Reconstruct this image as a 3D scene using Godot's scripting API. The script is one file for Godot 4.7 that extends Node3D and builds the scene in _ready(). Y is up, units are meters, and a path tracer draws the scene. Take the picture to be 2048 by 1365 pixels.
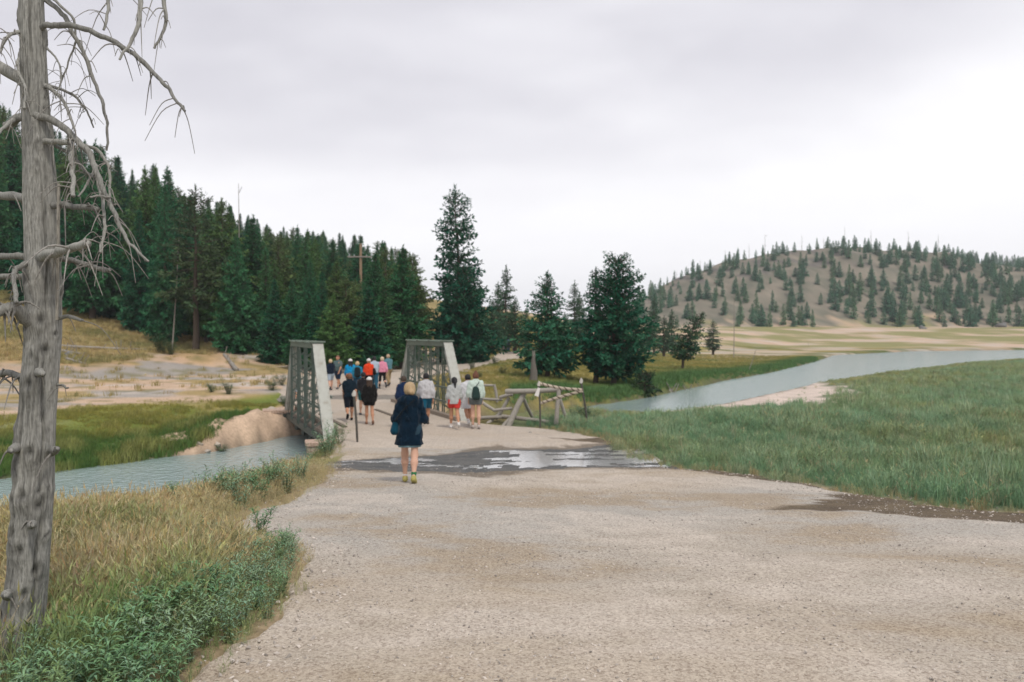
extends Node3D
# A gravel trail that runs down to an old pony-truss footbridge over a river, pine hills behind.
# x is to the side, d = -z is the distance ahead of the camera, y is up; the bridge deck lies at y = 0.

const EYE := 2.95
const WATER := -0.88
var rng := RandomNumberGenerator.new()
var n_big := FastNoiseLite.new()
var n_mid := FastNoiseLite.new()
var n_fine := FastNoiseLite.new()
var names := {}
var M := {}

func _ready():
	rng.seed = 7
	for a in [[n_big, 0.012, 11], [n_mid, 0.13, 23], [n_fine, 1.1, 31]]:
		a[0].frequency = a[1]; a[0].seed = a[2]; a[0].noise_type = FastNoiseLite.TYPE_SIMPLEX_SMOOTH
		a[0].fractal_type = FastNoiseLite.FRACTAL_FBM; a[0].fractal_octaves = 3
	camera_sky_sun()
	make_materials()
	build_ground()
	build_path()
	build_water()
	build_bridge()
	build_trees()
	build_hill_trees()
	build_dead_tree()
	build_grass()
	build_weeds()
	build_small_things()
	build_people()

# ------------------------------------------------------------------ camera, sky, light
func camera_sky_sun():
	var cam := Camera3D.new()
	cam.name = "camera"
	cam.fov = 46.19
	cam.keep_aspect = Camera3D.KEEP_HEIGHT
	cam.near = 0.1
	cam.far = 4000.0
	cam.position = Vector3(0, EYE, 0)
	cam.rotation.x = -0.0091
	var lens := CameraAttributesPhysical.new()
	lens.frustum_focal_length = 28.0
	lens.frustum_focus_distance = 5.2
	lens.exposure_aperture = 2.8
	cam.attributes = lens
	add_child(cam)
	cam.current = true
	var e := Environment.new()
	e.tonemap_mode = Environment.TONE_MAPPER_LINEAR
	e.tonemap_exposure = 1.33
	e.background_mode = Environment.BG_SKY
	e.sdfgi_enabled = true
	e.ssao_enabled = true
	e.ssil_enabled = true
	e.fog_enabled = true
	e.fog_density = 0.00034
	e.fog_light_color = Color(0.86, 0.87, 0.9)
	var sky := Sky.new()
	var pm := PanoramaSkyMaterial.new()
	pm.panorama = ImageTexture.create_from_image(cloud_picture())
	sky.sky_material = pm
	e.sky = sky
	var we := WorldEnvironment.new()
	we.name = "world_environment"
	we.environment = e
	add_child(we)
	var sun := DirectionalLight3D.new()
	sun.name = "sun"
	sun.light_energy = 0.5
	sun.light_angular_distance = 10.0
	sun.light_color = Color(1.0, 0.965, 0.91)
	sun.shadow_enabled = true
	sun.rotation_degrees = Vector3(-56, 28, 0)
	add_child(sun)

func cloud_picture() -> Image:
	# an overcast sky: grey-lilac sheets of cloud with thinner, whiter cloud low down
	var w := 1024
	var h := 512
	var im := Image.create(w, h, false, Image.FORMAT_RGBF)
	var n := FastNoiseLite.new()
	n.seed = 5; n.frequency = 1.0; n.fractal_octaves = 5; n.noise_type = FastNoiseLite.TYPE_SIMPLEX_SMOOTH
	var n2 := FastNoiseLite.new()
	n2.seed = 9; n2.frequency = 0.8; n2.fractal_octaves = 4; n2.noise_type = FastNoiseLite.TYPE_SIMPLEX_SMOOTH
	for j in h:
		var el := (0.5 - (j + 0.5) / h) * PI
		for i in w:
			var az := ((i + 0.5) / w - 0.5) * TAU
			var dx := sin(az) * cos(el)
			var dz := cos(az) * cos(el)
			var s := maxf(sin(el), 0.0)
			var k := 1.0 / (s + 0.16)
			var b := n2.get_noise_3d(dx * k * 0.34 + 7.0, dz * k * 0.34, 1.0)
			var a := n.get_noise_3d(dx * k * 0.62 + 0.5 * b, dz * k * 0.85, 3.0 + 0.4 * b)
			var fine := n.get_noise_3d(dx * k * 1.7 + b, dz * k * 3.0, 9.0 + a)
			# the deck of cloud thins out toward the horizon
			var deck := smoothstep(0.17, 0.37, s + 0.13 * b + 0.11 * a - 0.05 * sin(az * 2.0 - 0.2))
			var v := lerpf(0.835, 0.575, deck) + 0.17 * a * (0.15 + deck) + 0.07 * b * deck + 0.055 * fine * (0.3 + 0.7 * deck)
			v = clampf(v, 0.47, 0.87)
			var g := clampf((v - 0.55) / 0.3, 0.0, 1.0)
			im.set_pixel(i, j, Color(v * lerpf(0.975, 0.99, g), v * lerpf(0.965, 0.988, g), v * lerpf(1.05, 1.01, g)))
	return im

# ------------------------------------------------------------------ small helpers
func spot(u: float, v: float, d: float) -> Vector3:
	# a point d metres ahead, read off the survey of the place (u, v are the photograph's pixels)
	return Vector3((u - 1024.0) / 1600.0 * d, EYE - (v - 668.0) / 1600.0 * d, -d)

func numbered(called: String) -> String:
	var k: int = names.get(called, 0)
	names[called] = k + 1
	return called if k == 0 else "%s_%03d" % [called, k]

func thing(called: String, label: String, category: String, at := Vector3.ZERO, turn := 0.0, group := "") -> Node3D:
	var o := Node3D.new()
	o.name = numbered(called)
	add_child(o)
	o.position = at
	o.rotation.y = turn
	tag(o, label, category, group)
	return o

func tag(o: Node, label: String, category := "", group := "", kind := ""):
	if label: o.set_meta("label", label)
	if category: o.set_meta("category", category)
	if group: o.set_meta("group", group)
	if kind: o.set_meta("kind", kind)

func part(called: String, mesh: Mesh, mat: Material, parent: Node, at := Vector3.ZERO) -> MeshInstance3D:
	var o := MeshInstance3D.new()
	o.name = called if parent != self else numbered(called)
	o.mesh = mesh
	o.material_override = null
	if mesh.get_surface_count(): mesh.surface_set_material(0, mat)
	parent.add_child(o, true)
	o.position = at
	return o

func copy_of(o: Node3D, base: String, label := "", group := "") -> Node3D:
	var c: Node3D = o.duplicate()
	c.name = numbered(base)
	add_child(c)
	if label: c.set_meta("label", label)
	if group: c.set_meta("group", group)
	return c

class Tri:
	# collects triangles with colours
	var v := PackedVector3Array()
	var n := PackedVector3Array()
	var c := PackedColorArray()
	var ix := PackedInt32Array()
	var smooth := true
	func add(p: Vector3, nn: Vector3, col: Color) -> int:
		v.append(p); n.append(nn); c.append(col)
		return v.size() - 1
	func tri(a: int, b: int, cc: int):
		ix.append(a); ix.append(b); ix.append(cc)
	func face(a: Vector3, b: Vector3, cc: Vector3, col: Color):
		var nn := (cc - a).cross(b - a).normalized()
		var k := v.size()
		v.append(a); v.append(b); v.append(cc)
		n.append(nn); n.append(nn); n.append(nn)
		c.append(col); c.append(col); c.append(col)
		ix.append(k); ix.append(k + 1); ix.append(k + 2)
	func quad(a: Vector3, b: Vector3, cc: Vector3, d: Vector3, col: Color):
		face(a, b, cc, col); face(a, cc, d, col)
	func box(xf: Transform3D, s: Vector3, col: Color, chamfer := 0.0):
		# a box, with its long edges chamfered when asked
		var h := s * 0.5
		var ch := minf(chamfer, minf(h.x, h.z) * 0.9)
		var ring: Array[Vector2] = []
		if ch > 0.0:
			ring = [Vector2(-h.x + ch, -h.z), Vector2(h.x - ch, -h.z), Vector2(h.x, -h.z + ch), Vector2(h.x, h.z - ch), Vector2(h.x - ch, h.z), Vector2(-h.x + ch, h.z), Vector2(-h.x, h.z - ch), Vector2(-h.x, -h.z + ch)]
		else:
			ring = [Vector2(-h.x, -h.z), Vector2(h.x, -h.z), Vector2(h.x, h.z), Vector2(-h.x, h.z)]
		var m := ring.size()
		for i in m:
			var a := ring[i]
			var b := ring[(i + 1) % m]
			quad(xf * Vector3(a.x, -h.y, a.y), xf * Vector3(b.x, -h.y, b.y), xf * Vector3(b.x, h.y, b.y), xf * Vector3(a.x, h.y, a.y), col)
		for i in range(1, m - 1):
			face(xf * Vector3(ring[0].x, h.y, ring[0].y), xf * Vector3(ring[i].x, h.y, ring[i].y), xf * Vector3(ring[i + 1].x, h.y, ring[i + 1].y), col)
			face(xf * Vector3(ring[0].x, -h.y, ring[0].y), xf * Vector3(ring[i + 1].x, -h.y, ring[i + 1].y), xf * Vector3(ring[i].x, -h.y, ring[i].y), col)
	func beam(a: Vector3, b: Vector3, w: float, h: float, col: Color, side := Vector3.ZERO, chamfer := 0.0):
		# a bar from a to b: w along side, h across it
		var y := (b - a).normalized()
		var x := side if side != Vector3.ZERO else (Vector3.UP.cross(y) if absf(y.y) < 0.95 else Vector3.RIGHT)
		x = (x - y * x.dot(y)).normalized()
		box(Transform3D(Basis(x, y, x.cross(y)), (a + b) * 0.5), Vector3(w, a.distance_to(b), h), col, chamfer)
	func tube(pts: PackedVector3Array, rad: PackedFloat32Array, sides: int, col: Color, rough := 0.0, noise: FastNoiseLite = null, nf := 8.0):
		var first := v.size()
		var m := pts.size()
		var x := Vector3.ZERO
		for i in m:
			var t := (pts[mini(i + 1, m - 1)] - pts[maxi(i - 1, 0)]).normalized()
			if x == Vector3.ZERO: x = t.cross(Vector3(0.31, 0.2, 0.93)).normalized()
			x = (x - t * x.dot(t)).normalized()
			var z := x.cross(t)
			for k in sides:
				var an := TAU * k / sides
				var dir := x * cos(an) + z * sin(an)
				var r := rad[i]
				if rough > 0.0:
					r *= 1.0 + rough * noise.get_noise_3dv((pts[i] + dir * rad[i]) * nf)
				v.append(pts[i] + dir * r); n.append(dir); c.append(col)
		for i in m - 1:
			for k in sides:
				var a := first + i * sides + k
				var b := first + i * sides + (k + 1) % sides
				tri(a, b, a + sides); tri(b, b + sides, a + sides)
		for cap_end in 2:
			var row := first + (m - 1) * sides * cap_end
			var mid := v.size()
			v.append(pts[(m - 1) * cap_end])
			n.append((pts[0] - pts[1]).normalized() if cap_end == 0 else (pts[m - 1] - pts[m - 2]).normalized())
			c.append(col)
			for k in sides:
				if cap_end == 0: tri(mid, row + (k + 1) % sides, row + k)
				else: tri(mid, row + k, row + (k + 1) % sides)
	func mesh(flat := false) -> ArrayMesh:
		var arr := []
		arr.resize(Mesh.ARRAY_MAX)
		arr[Mesh.ARRAY_VERTEX] = v
		if not flat: arr[Mesh.ARRAY_NORMAL] = n
		arr[Mesh.ARRAY_COLOR] = c
		arr[Mesh.ARRAY_INDEX] = ix
		var am := ArrayMesh.new()
		am.add_surface_from_arrays(Mesh.PRIMITIVE_TRIANGLES, arr)
		return am

func curve(pts: Array, steps: int) -> PackedVector3Array:
	# Catmull-Rom through the points
	var out := PackedVector3Array()
	var m := pts.size()
	for i in m - 1:
		var p0: Vector3 = pts[maxi(i - 1, 0)]
		var p1: Vector3 = pts[i]
		var p2: Vector3 = pts[i + 1]
		var p3: Vector3 = pts[mini(i + 2, m - 1)]
		for k in steps:
			out.append(p1.cubic_interpolate(p2, p0, p3, float(k) / steps))
	out.append(pts[m - 1])
	return out

func taper(m: int, r0: float, r1: float, pw := 1.0) -> PackedFloat32Array:
	var out := PackedFloat32Array()
	for i in m: out.append(lerpf(r0, r1, pow(float(i) / maxi(m - 1, 1), pw)))
	return out

func noise_tex(freq: float, kind: int, ramp: Array, size := 512, normal := 0.0, octaves := 4, sd := 1) -> NoiseTexture2D:
	var f := FastNoiseLite.new()
	f.seed = sd; f.frequency = freq; f.noise_type = kind; f.fractal_octaves = octaves
	if kind == FastNoiseLite.TYPE_CELLULAR: f.cellular_return_type = FastNoiseLite.RETURN_CELL_VALUE if normal == 0.0 else FastNoiseLite.RETURN_DISTANCE
	var t := NoiseTexture2D.new()
	t.width = size; t.height = size; t.seamless = true; t.noise = f
	if normal > 0.0:
		t.as_normal_map = true; t.bump_strength = normal
	elif ramp:
		var g := Gradient.new()
		g.offsets = PackedFloat32Array(ramp.map(func(a): return a[0]))
		g.colors = PackedColorArray(ramp.map(func(a): return a[1]))
		t.color_ramp = g
	return t

func mat(called: String, col: Color, rough := 0.9, spec := 0.3, vertex := true) -> StandardMaterial3D:
	# col is a linear base colour
	var m := StandardMaterial3D.new()
	m.resource_name = called
	m.albedo_color = col.linear_to_srgb()
	m.roughness = rough
	m.metallic_specular = spec
	m.vertex_color_use_as_albedo = vertex
	M[called] = m
	return m

func world_tex(m: StandardMaterial3D, t: Texture2D, metres: float, nt: Texture2D = null, strength := 1.0, in_world := true):
	m.albedo_texture = t
	m.uv1_triplanar = true
	m.uv1_world_triplanar = in_world
	m.uv1_scale = Vector3.ONE / metres
	if nt:
		m.normal_enabled = true
		m.normal_texture = nt
		m.normal_scale = strength

func make_materials():
	var S := FastNoiseLite.TYPE_SIMPLEX_SMOOTH
	var C := FastNoiseLite.TYPE_CELLULAR
	var grey := func(v): return Color(v, v, v).linear_to_srgb()
	var soil_t := noise_tex(0.035, S, [[0.0, grey.call(0.62)], [0.45, grey.call(0.9)], [1.0, grey.call(1.25)]], 512, 0.0, 5, 3)
	var soil_n := noise_tex(0.05, S, [], 512, 7.0, 5, 4)
	world_tex(mat("soil", Color(1, 1, 1), 0.95, 0.2), soil_t, 2.3, soil_n, 0.7)
	# gravel: stones of many tones, a finger wide
	var gt := noise_tex(0.085, C, [[0.0, Color(0.66, 0.63, 0.60)], [0.3, Color(0.84, 0.82, 0.80)], [0.6, Color(0.93, 0.92, 0.90)], [0.85, Color(1, 0.99, 0.97)], [1.0, Color(0.76, 0.77, 0.78)]], 1024, 0.0, 2, 8)
	var gn := noise_tex(0.09, C, [], 1024, 8.0, 3, 8)
	world_tex(mat("gravel", Color(1.06, 1.06, 1.06), 0.92, 0.25), gt, 1.37, gn, 0.7)
	world_tex(mat("wet", Color(1, 1, 1), 0.5, 0.35), soil_t, 1.1, noise_tex(0.02, S, [], 512, 9.0, 4, 14), 0.8)
	var wn := noise_tex(0.018, S, [], 512, 6.0, 4, 21)
	var w := mat("water", Color(0.275, 0.36, 0.355), 0.17, 1.0, false)
	w.uv1_triplanar = true; w.uv1_world_triplanar = true; w.uv1_scale = Vector3(0.32, 0.32, 0.32)
	w.normal_enabled = true; w.normal_texture = wn; w.normal_scale = 0.6
	var wf := mat("thin_water", Color(0.36, 0.36, 0.36), 0.06, 0.75, false)
	wf.uv1_triplanar = true; wf.uv1_world_triplanar = true; wf.uv1_scale = Vector3(0.8, 0.8, 0.8)
	wf.normal_enabled = true; wf.normal_texture = wn; wf.normal_scale = 0.12
	var leafy := mat("needles", Color(1, 1, 1), 0.75, 0.25)
	leafy.backlight = Color(0.12, 0.14, 0.1)
	var gr := mat("blades", Color(1, 1, 1), 0.7, 0.3)
	gr.backlight = Color(0.3, 0.32, 0.22)
	var lf := mat("leaves", Color(1, 1, 1), 0.6, 0.35)
	lf.backlight = Color(0.25, 0.3, 0.2)
	var bark_t := noise_tex(0.03, S, [[0.0, grey.call(0.45)], [0.5, grey.call(0.85)], [1.0, grey.call(1.2)]], 512, 0.0, 5, 41)
	var bark_n := noise_tex(0.04, S, [], 512, 10.0, 5, 42)
	var b := mat("bark", Color(1, 1, 1), 0.95, 0.15)
	world_tex(b, bark_t, 0.8, bark_n, 0.9, false)
	var dw := mat("dead_wood", Color(1, 1, 1), 0.9, 0.2)
	world_tex(dw, noise_tex(0.02, S, [[0.0, grey.call(0.35)], [0.42, grey.call(0.8)], [0.7, grey.call(1.05)], [1.0, grey.call(1.3)]], 512, 0.0, 6, 51), 0.5, noise_tex(0.03, S, [], 512, 8.0, 5, 52), 0.8, false)
	dw.uv1_scale = Vector3(9.0, 0.9, 9.0)   # the grain runs up the trunk
	var st := mat("steel", Color(1, 1, 1), 0.6, 0.4)
	world_tex(st, noise_tex(0.02, S, [[0.0, Color(0.78, 0.73, 0.68)], [0.35, grey.call(0.88)], [1.0, grey.call(1.05)]], 512, 0.0, 5, 61), 2.6, null, 1.0, false)
	var cc := mat("concrete", Color(1, 1, 1), 0.95, 0.2)
	world_tex(cc, noise_tex(0.03, S, [[0.0, Color(0.6, 0.52, 0.46)], [0.5, grey.call(0.85)], [1.0, grey.call(1.1)]], 512, 0.0, 6, 71), 1.3, soil_n, 0.6, false)
	mat("stone", Color(1, 1, 1), 0.95, 0.2)
	var cl := mat("cloth", Color(1, 1, 1), 0.9, 0.15)
	world_tex(cl, noise_tex(0.05, S, [[0.0, grey.call(0.75)], [1.0, grey.call(1.1)]], 256, 0.0, 4, 81), 0.4, null, 1.0, false)
	cl.rim_enabled = true; cl.rim = 0.2
	mat("skin", Color(1, 1, 1), 0.6, 0.35)
	mat("hair", Color(1, 1, 1), 0.55, 0.4)
	mat("rope", Color(1, 1, 1), 0.9, 0.15)

# ------------------------------------------------------------------ the lie of the land
const RIVER := [[-60, -28, 3.0], [-30, 0, 3.2], [-18, 9.5, 3.3], [-11.5, 17.6, 3.5], [-9.3, 20.8, 3.3], [-7.9, 24.5, 2.4], [-6, 28.5, 2.8], [-2, 32.6, 3.0], [1.5, 36, 2.6], [5.2, 39.9, 2.3], [9.5, 45, 2.6], [14, 52.5, 3.0], [20, 62.5, 3.6], [30, 76, 5.0], [46, 100, 8.0], [70, 133, 15.0], [97, 163, 14.0], [140, 186, 8.0], [260, 214, 8.0], [400, 226, 9.0]]

func river_edge(x: float, d: float) -> Vector2:
	# (metres from the water's edge, negative in the river; +1 on the far bank, -1 on the near one)
	if rx.is_empty():
		for r in RIVER:
			rx.append(r[0]); rd.append(r[1]); rw.append(r[2])
	var best := 1e9
	var side := 1.0
	# the bank one stands on, far from the water
	if d > 240.0: return Vector2(50, 1)
	for i in rx.size() - 1:
		var m := rw[i + 1] + 16.0
		if d > rd[i + 1] + m: continue
		if d < rd[i] - m: break
		if x < rx[i] - m or x > rx[i + 1] + m: continue
		var ex := rx[i + 1] - rx[i]
		var ed := rd[i + 1] - rd[i]
		var px := x - rx[i]
		var pd := d - rd[i]
		var t := clampf((px * ex + pd * ed) / (ex * ex + ed * ed), 0.0, 1.0)
		var qx := px - ex * t
		var qd := pd - ed * t
		var e := sqrt(qx * qx + qd * qd) - lerpf(rw[i], rw[i + 1], t)
		if e < best:
			best = e
			side = signf(ex * qd - ed * qx)
	if best > 1e8:
		# beyond reach: only the side matters
		for i in rx.size() - 1:
			if d < rd[i + 1] or i == rx.size() - 2:
				var t := (d - rd[i]) / (rd[i + 1] - rd[i])
				side = 1.0 if x < lerpf(rx[i], rx[i + 1], t) else -1.0
				break
	return Vector2(best, side)

var rx := PackedFloat32Array()
var rd := PackedFloat32Array()
var rw := PackedFloat32Array()

func hill_u(x: float, d: float) -> float:
	return (x + 28.0) * -0.847 + (d - 45.0) * 0.533

const CREST := [[20, 1], [45, 6], [63, 14.5], [76, 22], [89, 27.5], [113, 34], [137, 37.5], [160, 39], [184, 38.5], [208, 35.5], [232, 30], [260, 25], [320, 24], [420, 30], [600, 20], [900, 10]]

func crest(x: float) -> float:
	for i in CREST.size() - 1:
		if x < CREST[i + 1][0]:
			return lerpf(CREST[i][1], CREST[i + 1][1], clampf((x - CREST[i][0]) / (CREST[i + 1][0] - CREST[i][0]), 0.0, 1.0))
	return 8.0

func land(x: float, d: float) -> float:
	# the ground without the river
	var s := 1.35 - 0.069 * maxf(d, -12.0)
	var y := s if s > 0.25 else (0.0 if s < -0.25 else (s + 0.25) * (s + 0.25))
	if d > 30.0:
		y += 0.021 * minf(maxf(d - 36.0, 0.0), 90.0) * (1.0 - smoothstep(6.0, 26.0, x))
		var u := hill_u(x, d)
		if u > 0.0:
			var f := 0.14 * u + 0.0021 * u * u if u < 60.0 else 15.96 + (u - 60.0) * 0.39
			if f > 34.0: f = 34.0 + (f - 34.0) * 0.3
			y += f * lerpf(1.0, 0.5, smoothstep(-85.0, -14.0, x)) * (1.0 - smoothstep(170.0, 290.0, d - minf(x + 20.0, 0.0) * 1.2))
		y += 0.5 * n_mid.get_noise_2d(x * 0.5, d * 0.5) * smoothstep(35.0, 70.0, d) * (1.0 - smoothstep(0.0, 12.0, x) * 0.7)
	if d > 150.0 and x > -60.0:
		y += 5.6 * smoothstep(185.0, 300.0, d) * smoothstep(-60.0, 0.0, x)
		if x > 15.0 and d > 270.0:
			var rise := clampf((d - 292.0 + 14.0 * n_big.get_noise_2d(x * 2.0, 3.0)) / 92.0, 0.0, 1.0)
			var c := crest(x * 380.0 / maxf(d, 330.0))
			y += c * (rise * rise * (3.0 - 2.0 * rise) * 0.35 + 0.65 * pow(rise, 0.85)) + 2.2 * n_mid.get_noise_2d(x * 0.35, d * 0.35) * rise
			if d > 390.0: y -= (d - 390.0) * 0.045
			if x > 200.0 and d > 560.0:
				y += 46.0 * smoothstep(560.0, 760.0, d) * smoothstep(300.0, 420.0, x)
	return y

func ground_y(x: float, d: float) -> float:
	var y := land(x, d)
	if d > 240.0 or d < -30.0: return y
	y += 0.05 * n_mid.get_noise_2d(x * 2.0, d * 2.0) + (0.02 * n_fine.get_noise_2d(x, d) if d < 60.0 else 0.0)
	var r := river_edge(x, d)
	var e := r.x
	if x > 2.0 and d > 22.0: y -= 0.56 * smoothstep(24.0, 36.0, d) * smoothstep(1.5, 6.0, x) * (1.0 - smoothstep(150.0, 230.0, d))
	if e < 14.0:
		if r.y < 0.0 and x < -2.0 and d < 24.0:   # the near bank slopes down to the water
			y -= (0.78 + maxf(0.0, y - 0.1)) * (1.0 - smoothstep(0.4, 7.6, e)) * smoothstep(-3.6, -5.4, x + 0.35 * maxf(d - 19.0, 0.0))
		var w := 1.1 + 0.7 * n_mid.get_noise_2d(x * 3.0 + 40.0, d * 3.0)
		if r.y > 0.0 and x < -9.0:
			y -= 0.62 * (1.0 - smoothstep(0.5, 9.0, e)) * smoothstep(-9.0, -11.0, x)
		if r.y > 0.0 and x < -5.0 and d < 36.0:   # the bare mound beside the far abutment
			var mx := (x + 10.35) / 1.6
			var md := (d - 28.3) / 2.1
			y += (0.36 + 0.25 * n_mid.get_noise_2d(x * 7.0, d * 7.0)) * exp(-pow(mx * mx + md * md, 1.6))
		var bar := sand_bar(x, d, r)
		if bar > 0.0: y = lerpf(y, WATER + 0.06 + 0.05 * maxf(e, 0.0) + 0.03 * n_fine.get_noise_2d(x, d), bar)
		y = lerpf(WATER - 0.75, y, smoothstep(-1.3, 0.25 + 0.6 * w if bar < 0.4 else 0.3, e))
	return y

func sand_bar(x: float, d: float, r: Vector2) -> float:
	if r.y > 0.0 or d < 34.0 or d > 62.0: return 0.0
	var wide := 5.4 * smoothstep(34.5, 41.0, d) * (1.0 - smoothstep(50.0, 60.0, d)) + 3.2 * n_mid.get_noise_2d(x * 2.0, d * 2.0) + 0.7 * n_fine.get_noise_2d(x * 0.6, d * 0.6) - 0.4
	return 1.0 - smoothstep(wide - 0.4, wide + 0.5, r.x)

# the trail: pairs of points on its two edges
const TRAIL := [[-5, -10, 16, -10], [-2.6, -2, 16, -2], [-1.8, 2, 15, 2], [-1.70, 4.4, 14, 5.5], [-1.66, 5.7, 12, 7.6], [-1.75, 6.9, 9.4, 9.0], [-2.2, 7.9, 7.4, 9.8], [-3.2, 9.2, 6.2, 10.6], [-3.2, 11.1, 5.2, 12.0], [-3.25, 14.1, 4.4, 14.4], [-3.66, 16.3, 3.15, 15.9], [-4.1, 19.0, 2.75, 19.0], [-4.6, 21.6, 2.6, 21.6], [-5.1, 23.2, 1.3, 24.2], [-5.25, 24.1, -1.75, 26.9], [-8.7, 32.4, -5.1, 35.0], [-11.2, 38.5, -5.4, 40.0], [-12.3, 45, -5.3, 47], [-11.8, 53, -4.3, 53], [-7.4, 61, -2.6, 58], [-2, 72, 0.5, 69], [-1.2, 84, 1.2, 84]]

func trail_row(t: float) -> Array:
	var m := TRAIL.size()
	var i := clampi(int(t), 0, m - 2)
	var f := t - i
	var p := []
	for k in 4:
		p.append(cubic_interpolate(TRAIL[i][k], TRAIL[i + 1][k], TRAIL[maxi(i - 1, 0)][k], TRAIL[mini(i + 2, m - 1)][k], f))
	return p

var trail_l := PackedVector2Array()
var trail_r := PackedVector2Array()
var trail_poly := PackedVector2Array()
var coarse_l := PackedVector2Array()
var coarse_r := PackedVector2Array()
var trail_box := Rect2()

func on_trail(x: float, d: float) -> float:
	# metres inside the trail's edge (negative outside); only looked up near it
	var p := Vector2(x, d)
	if not trail_box.grow(3.0).has_point(p): return -9.0
	var best := 1e9
	for side in [coarse_l, coarse_r]:
		for i in side.size() - 1:
			if side[i].y > d + 4.0: break
			if side[i].y < d - 4.0: continue
			best = minf(best, p.distance_squared_to(Geometry2D.get_closest_point_to_segment(p, side[i], side[i + 1])))
	best = minf(sqrt(best), 4.0)
	if d < 22.0:
		# the rows run straight across here
		for i in coarse_l.size() - 1:
			if coarse_l[i + 1].y > d:
				var l := lerpf(coarse_l[i].x, coarse_l[i + 1].x, (d - coarse_l[i].y) / (coarse_l[i + 1].y - coarse_l[i].y))
				if x < l: return -best
				break
	return best if Geometry2D.is_point_in_polygon(p, trail_poly) else -best

func lines(lo: float, hi: float, s0: float, k: float) -> PackedFloat32Array:
	var a := PackedFloat32Array()
	var v := 0.0
	while v > lo:
		v -= s0 + k * absf(v)
		a.append(v)
	a.reverse()
	v = 0.0
	a.append(0.0)
	while v < hi:
		v += s0 + k * absf(v)
		a.append(v)
	return a

func mixc(a: Color, b: Color, t: float) -> Color:
	return a.lerp(b, clampf(t, 0.0, 1.0))

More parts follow.
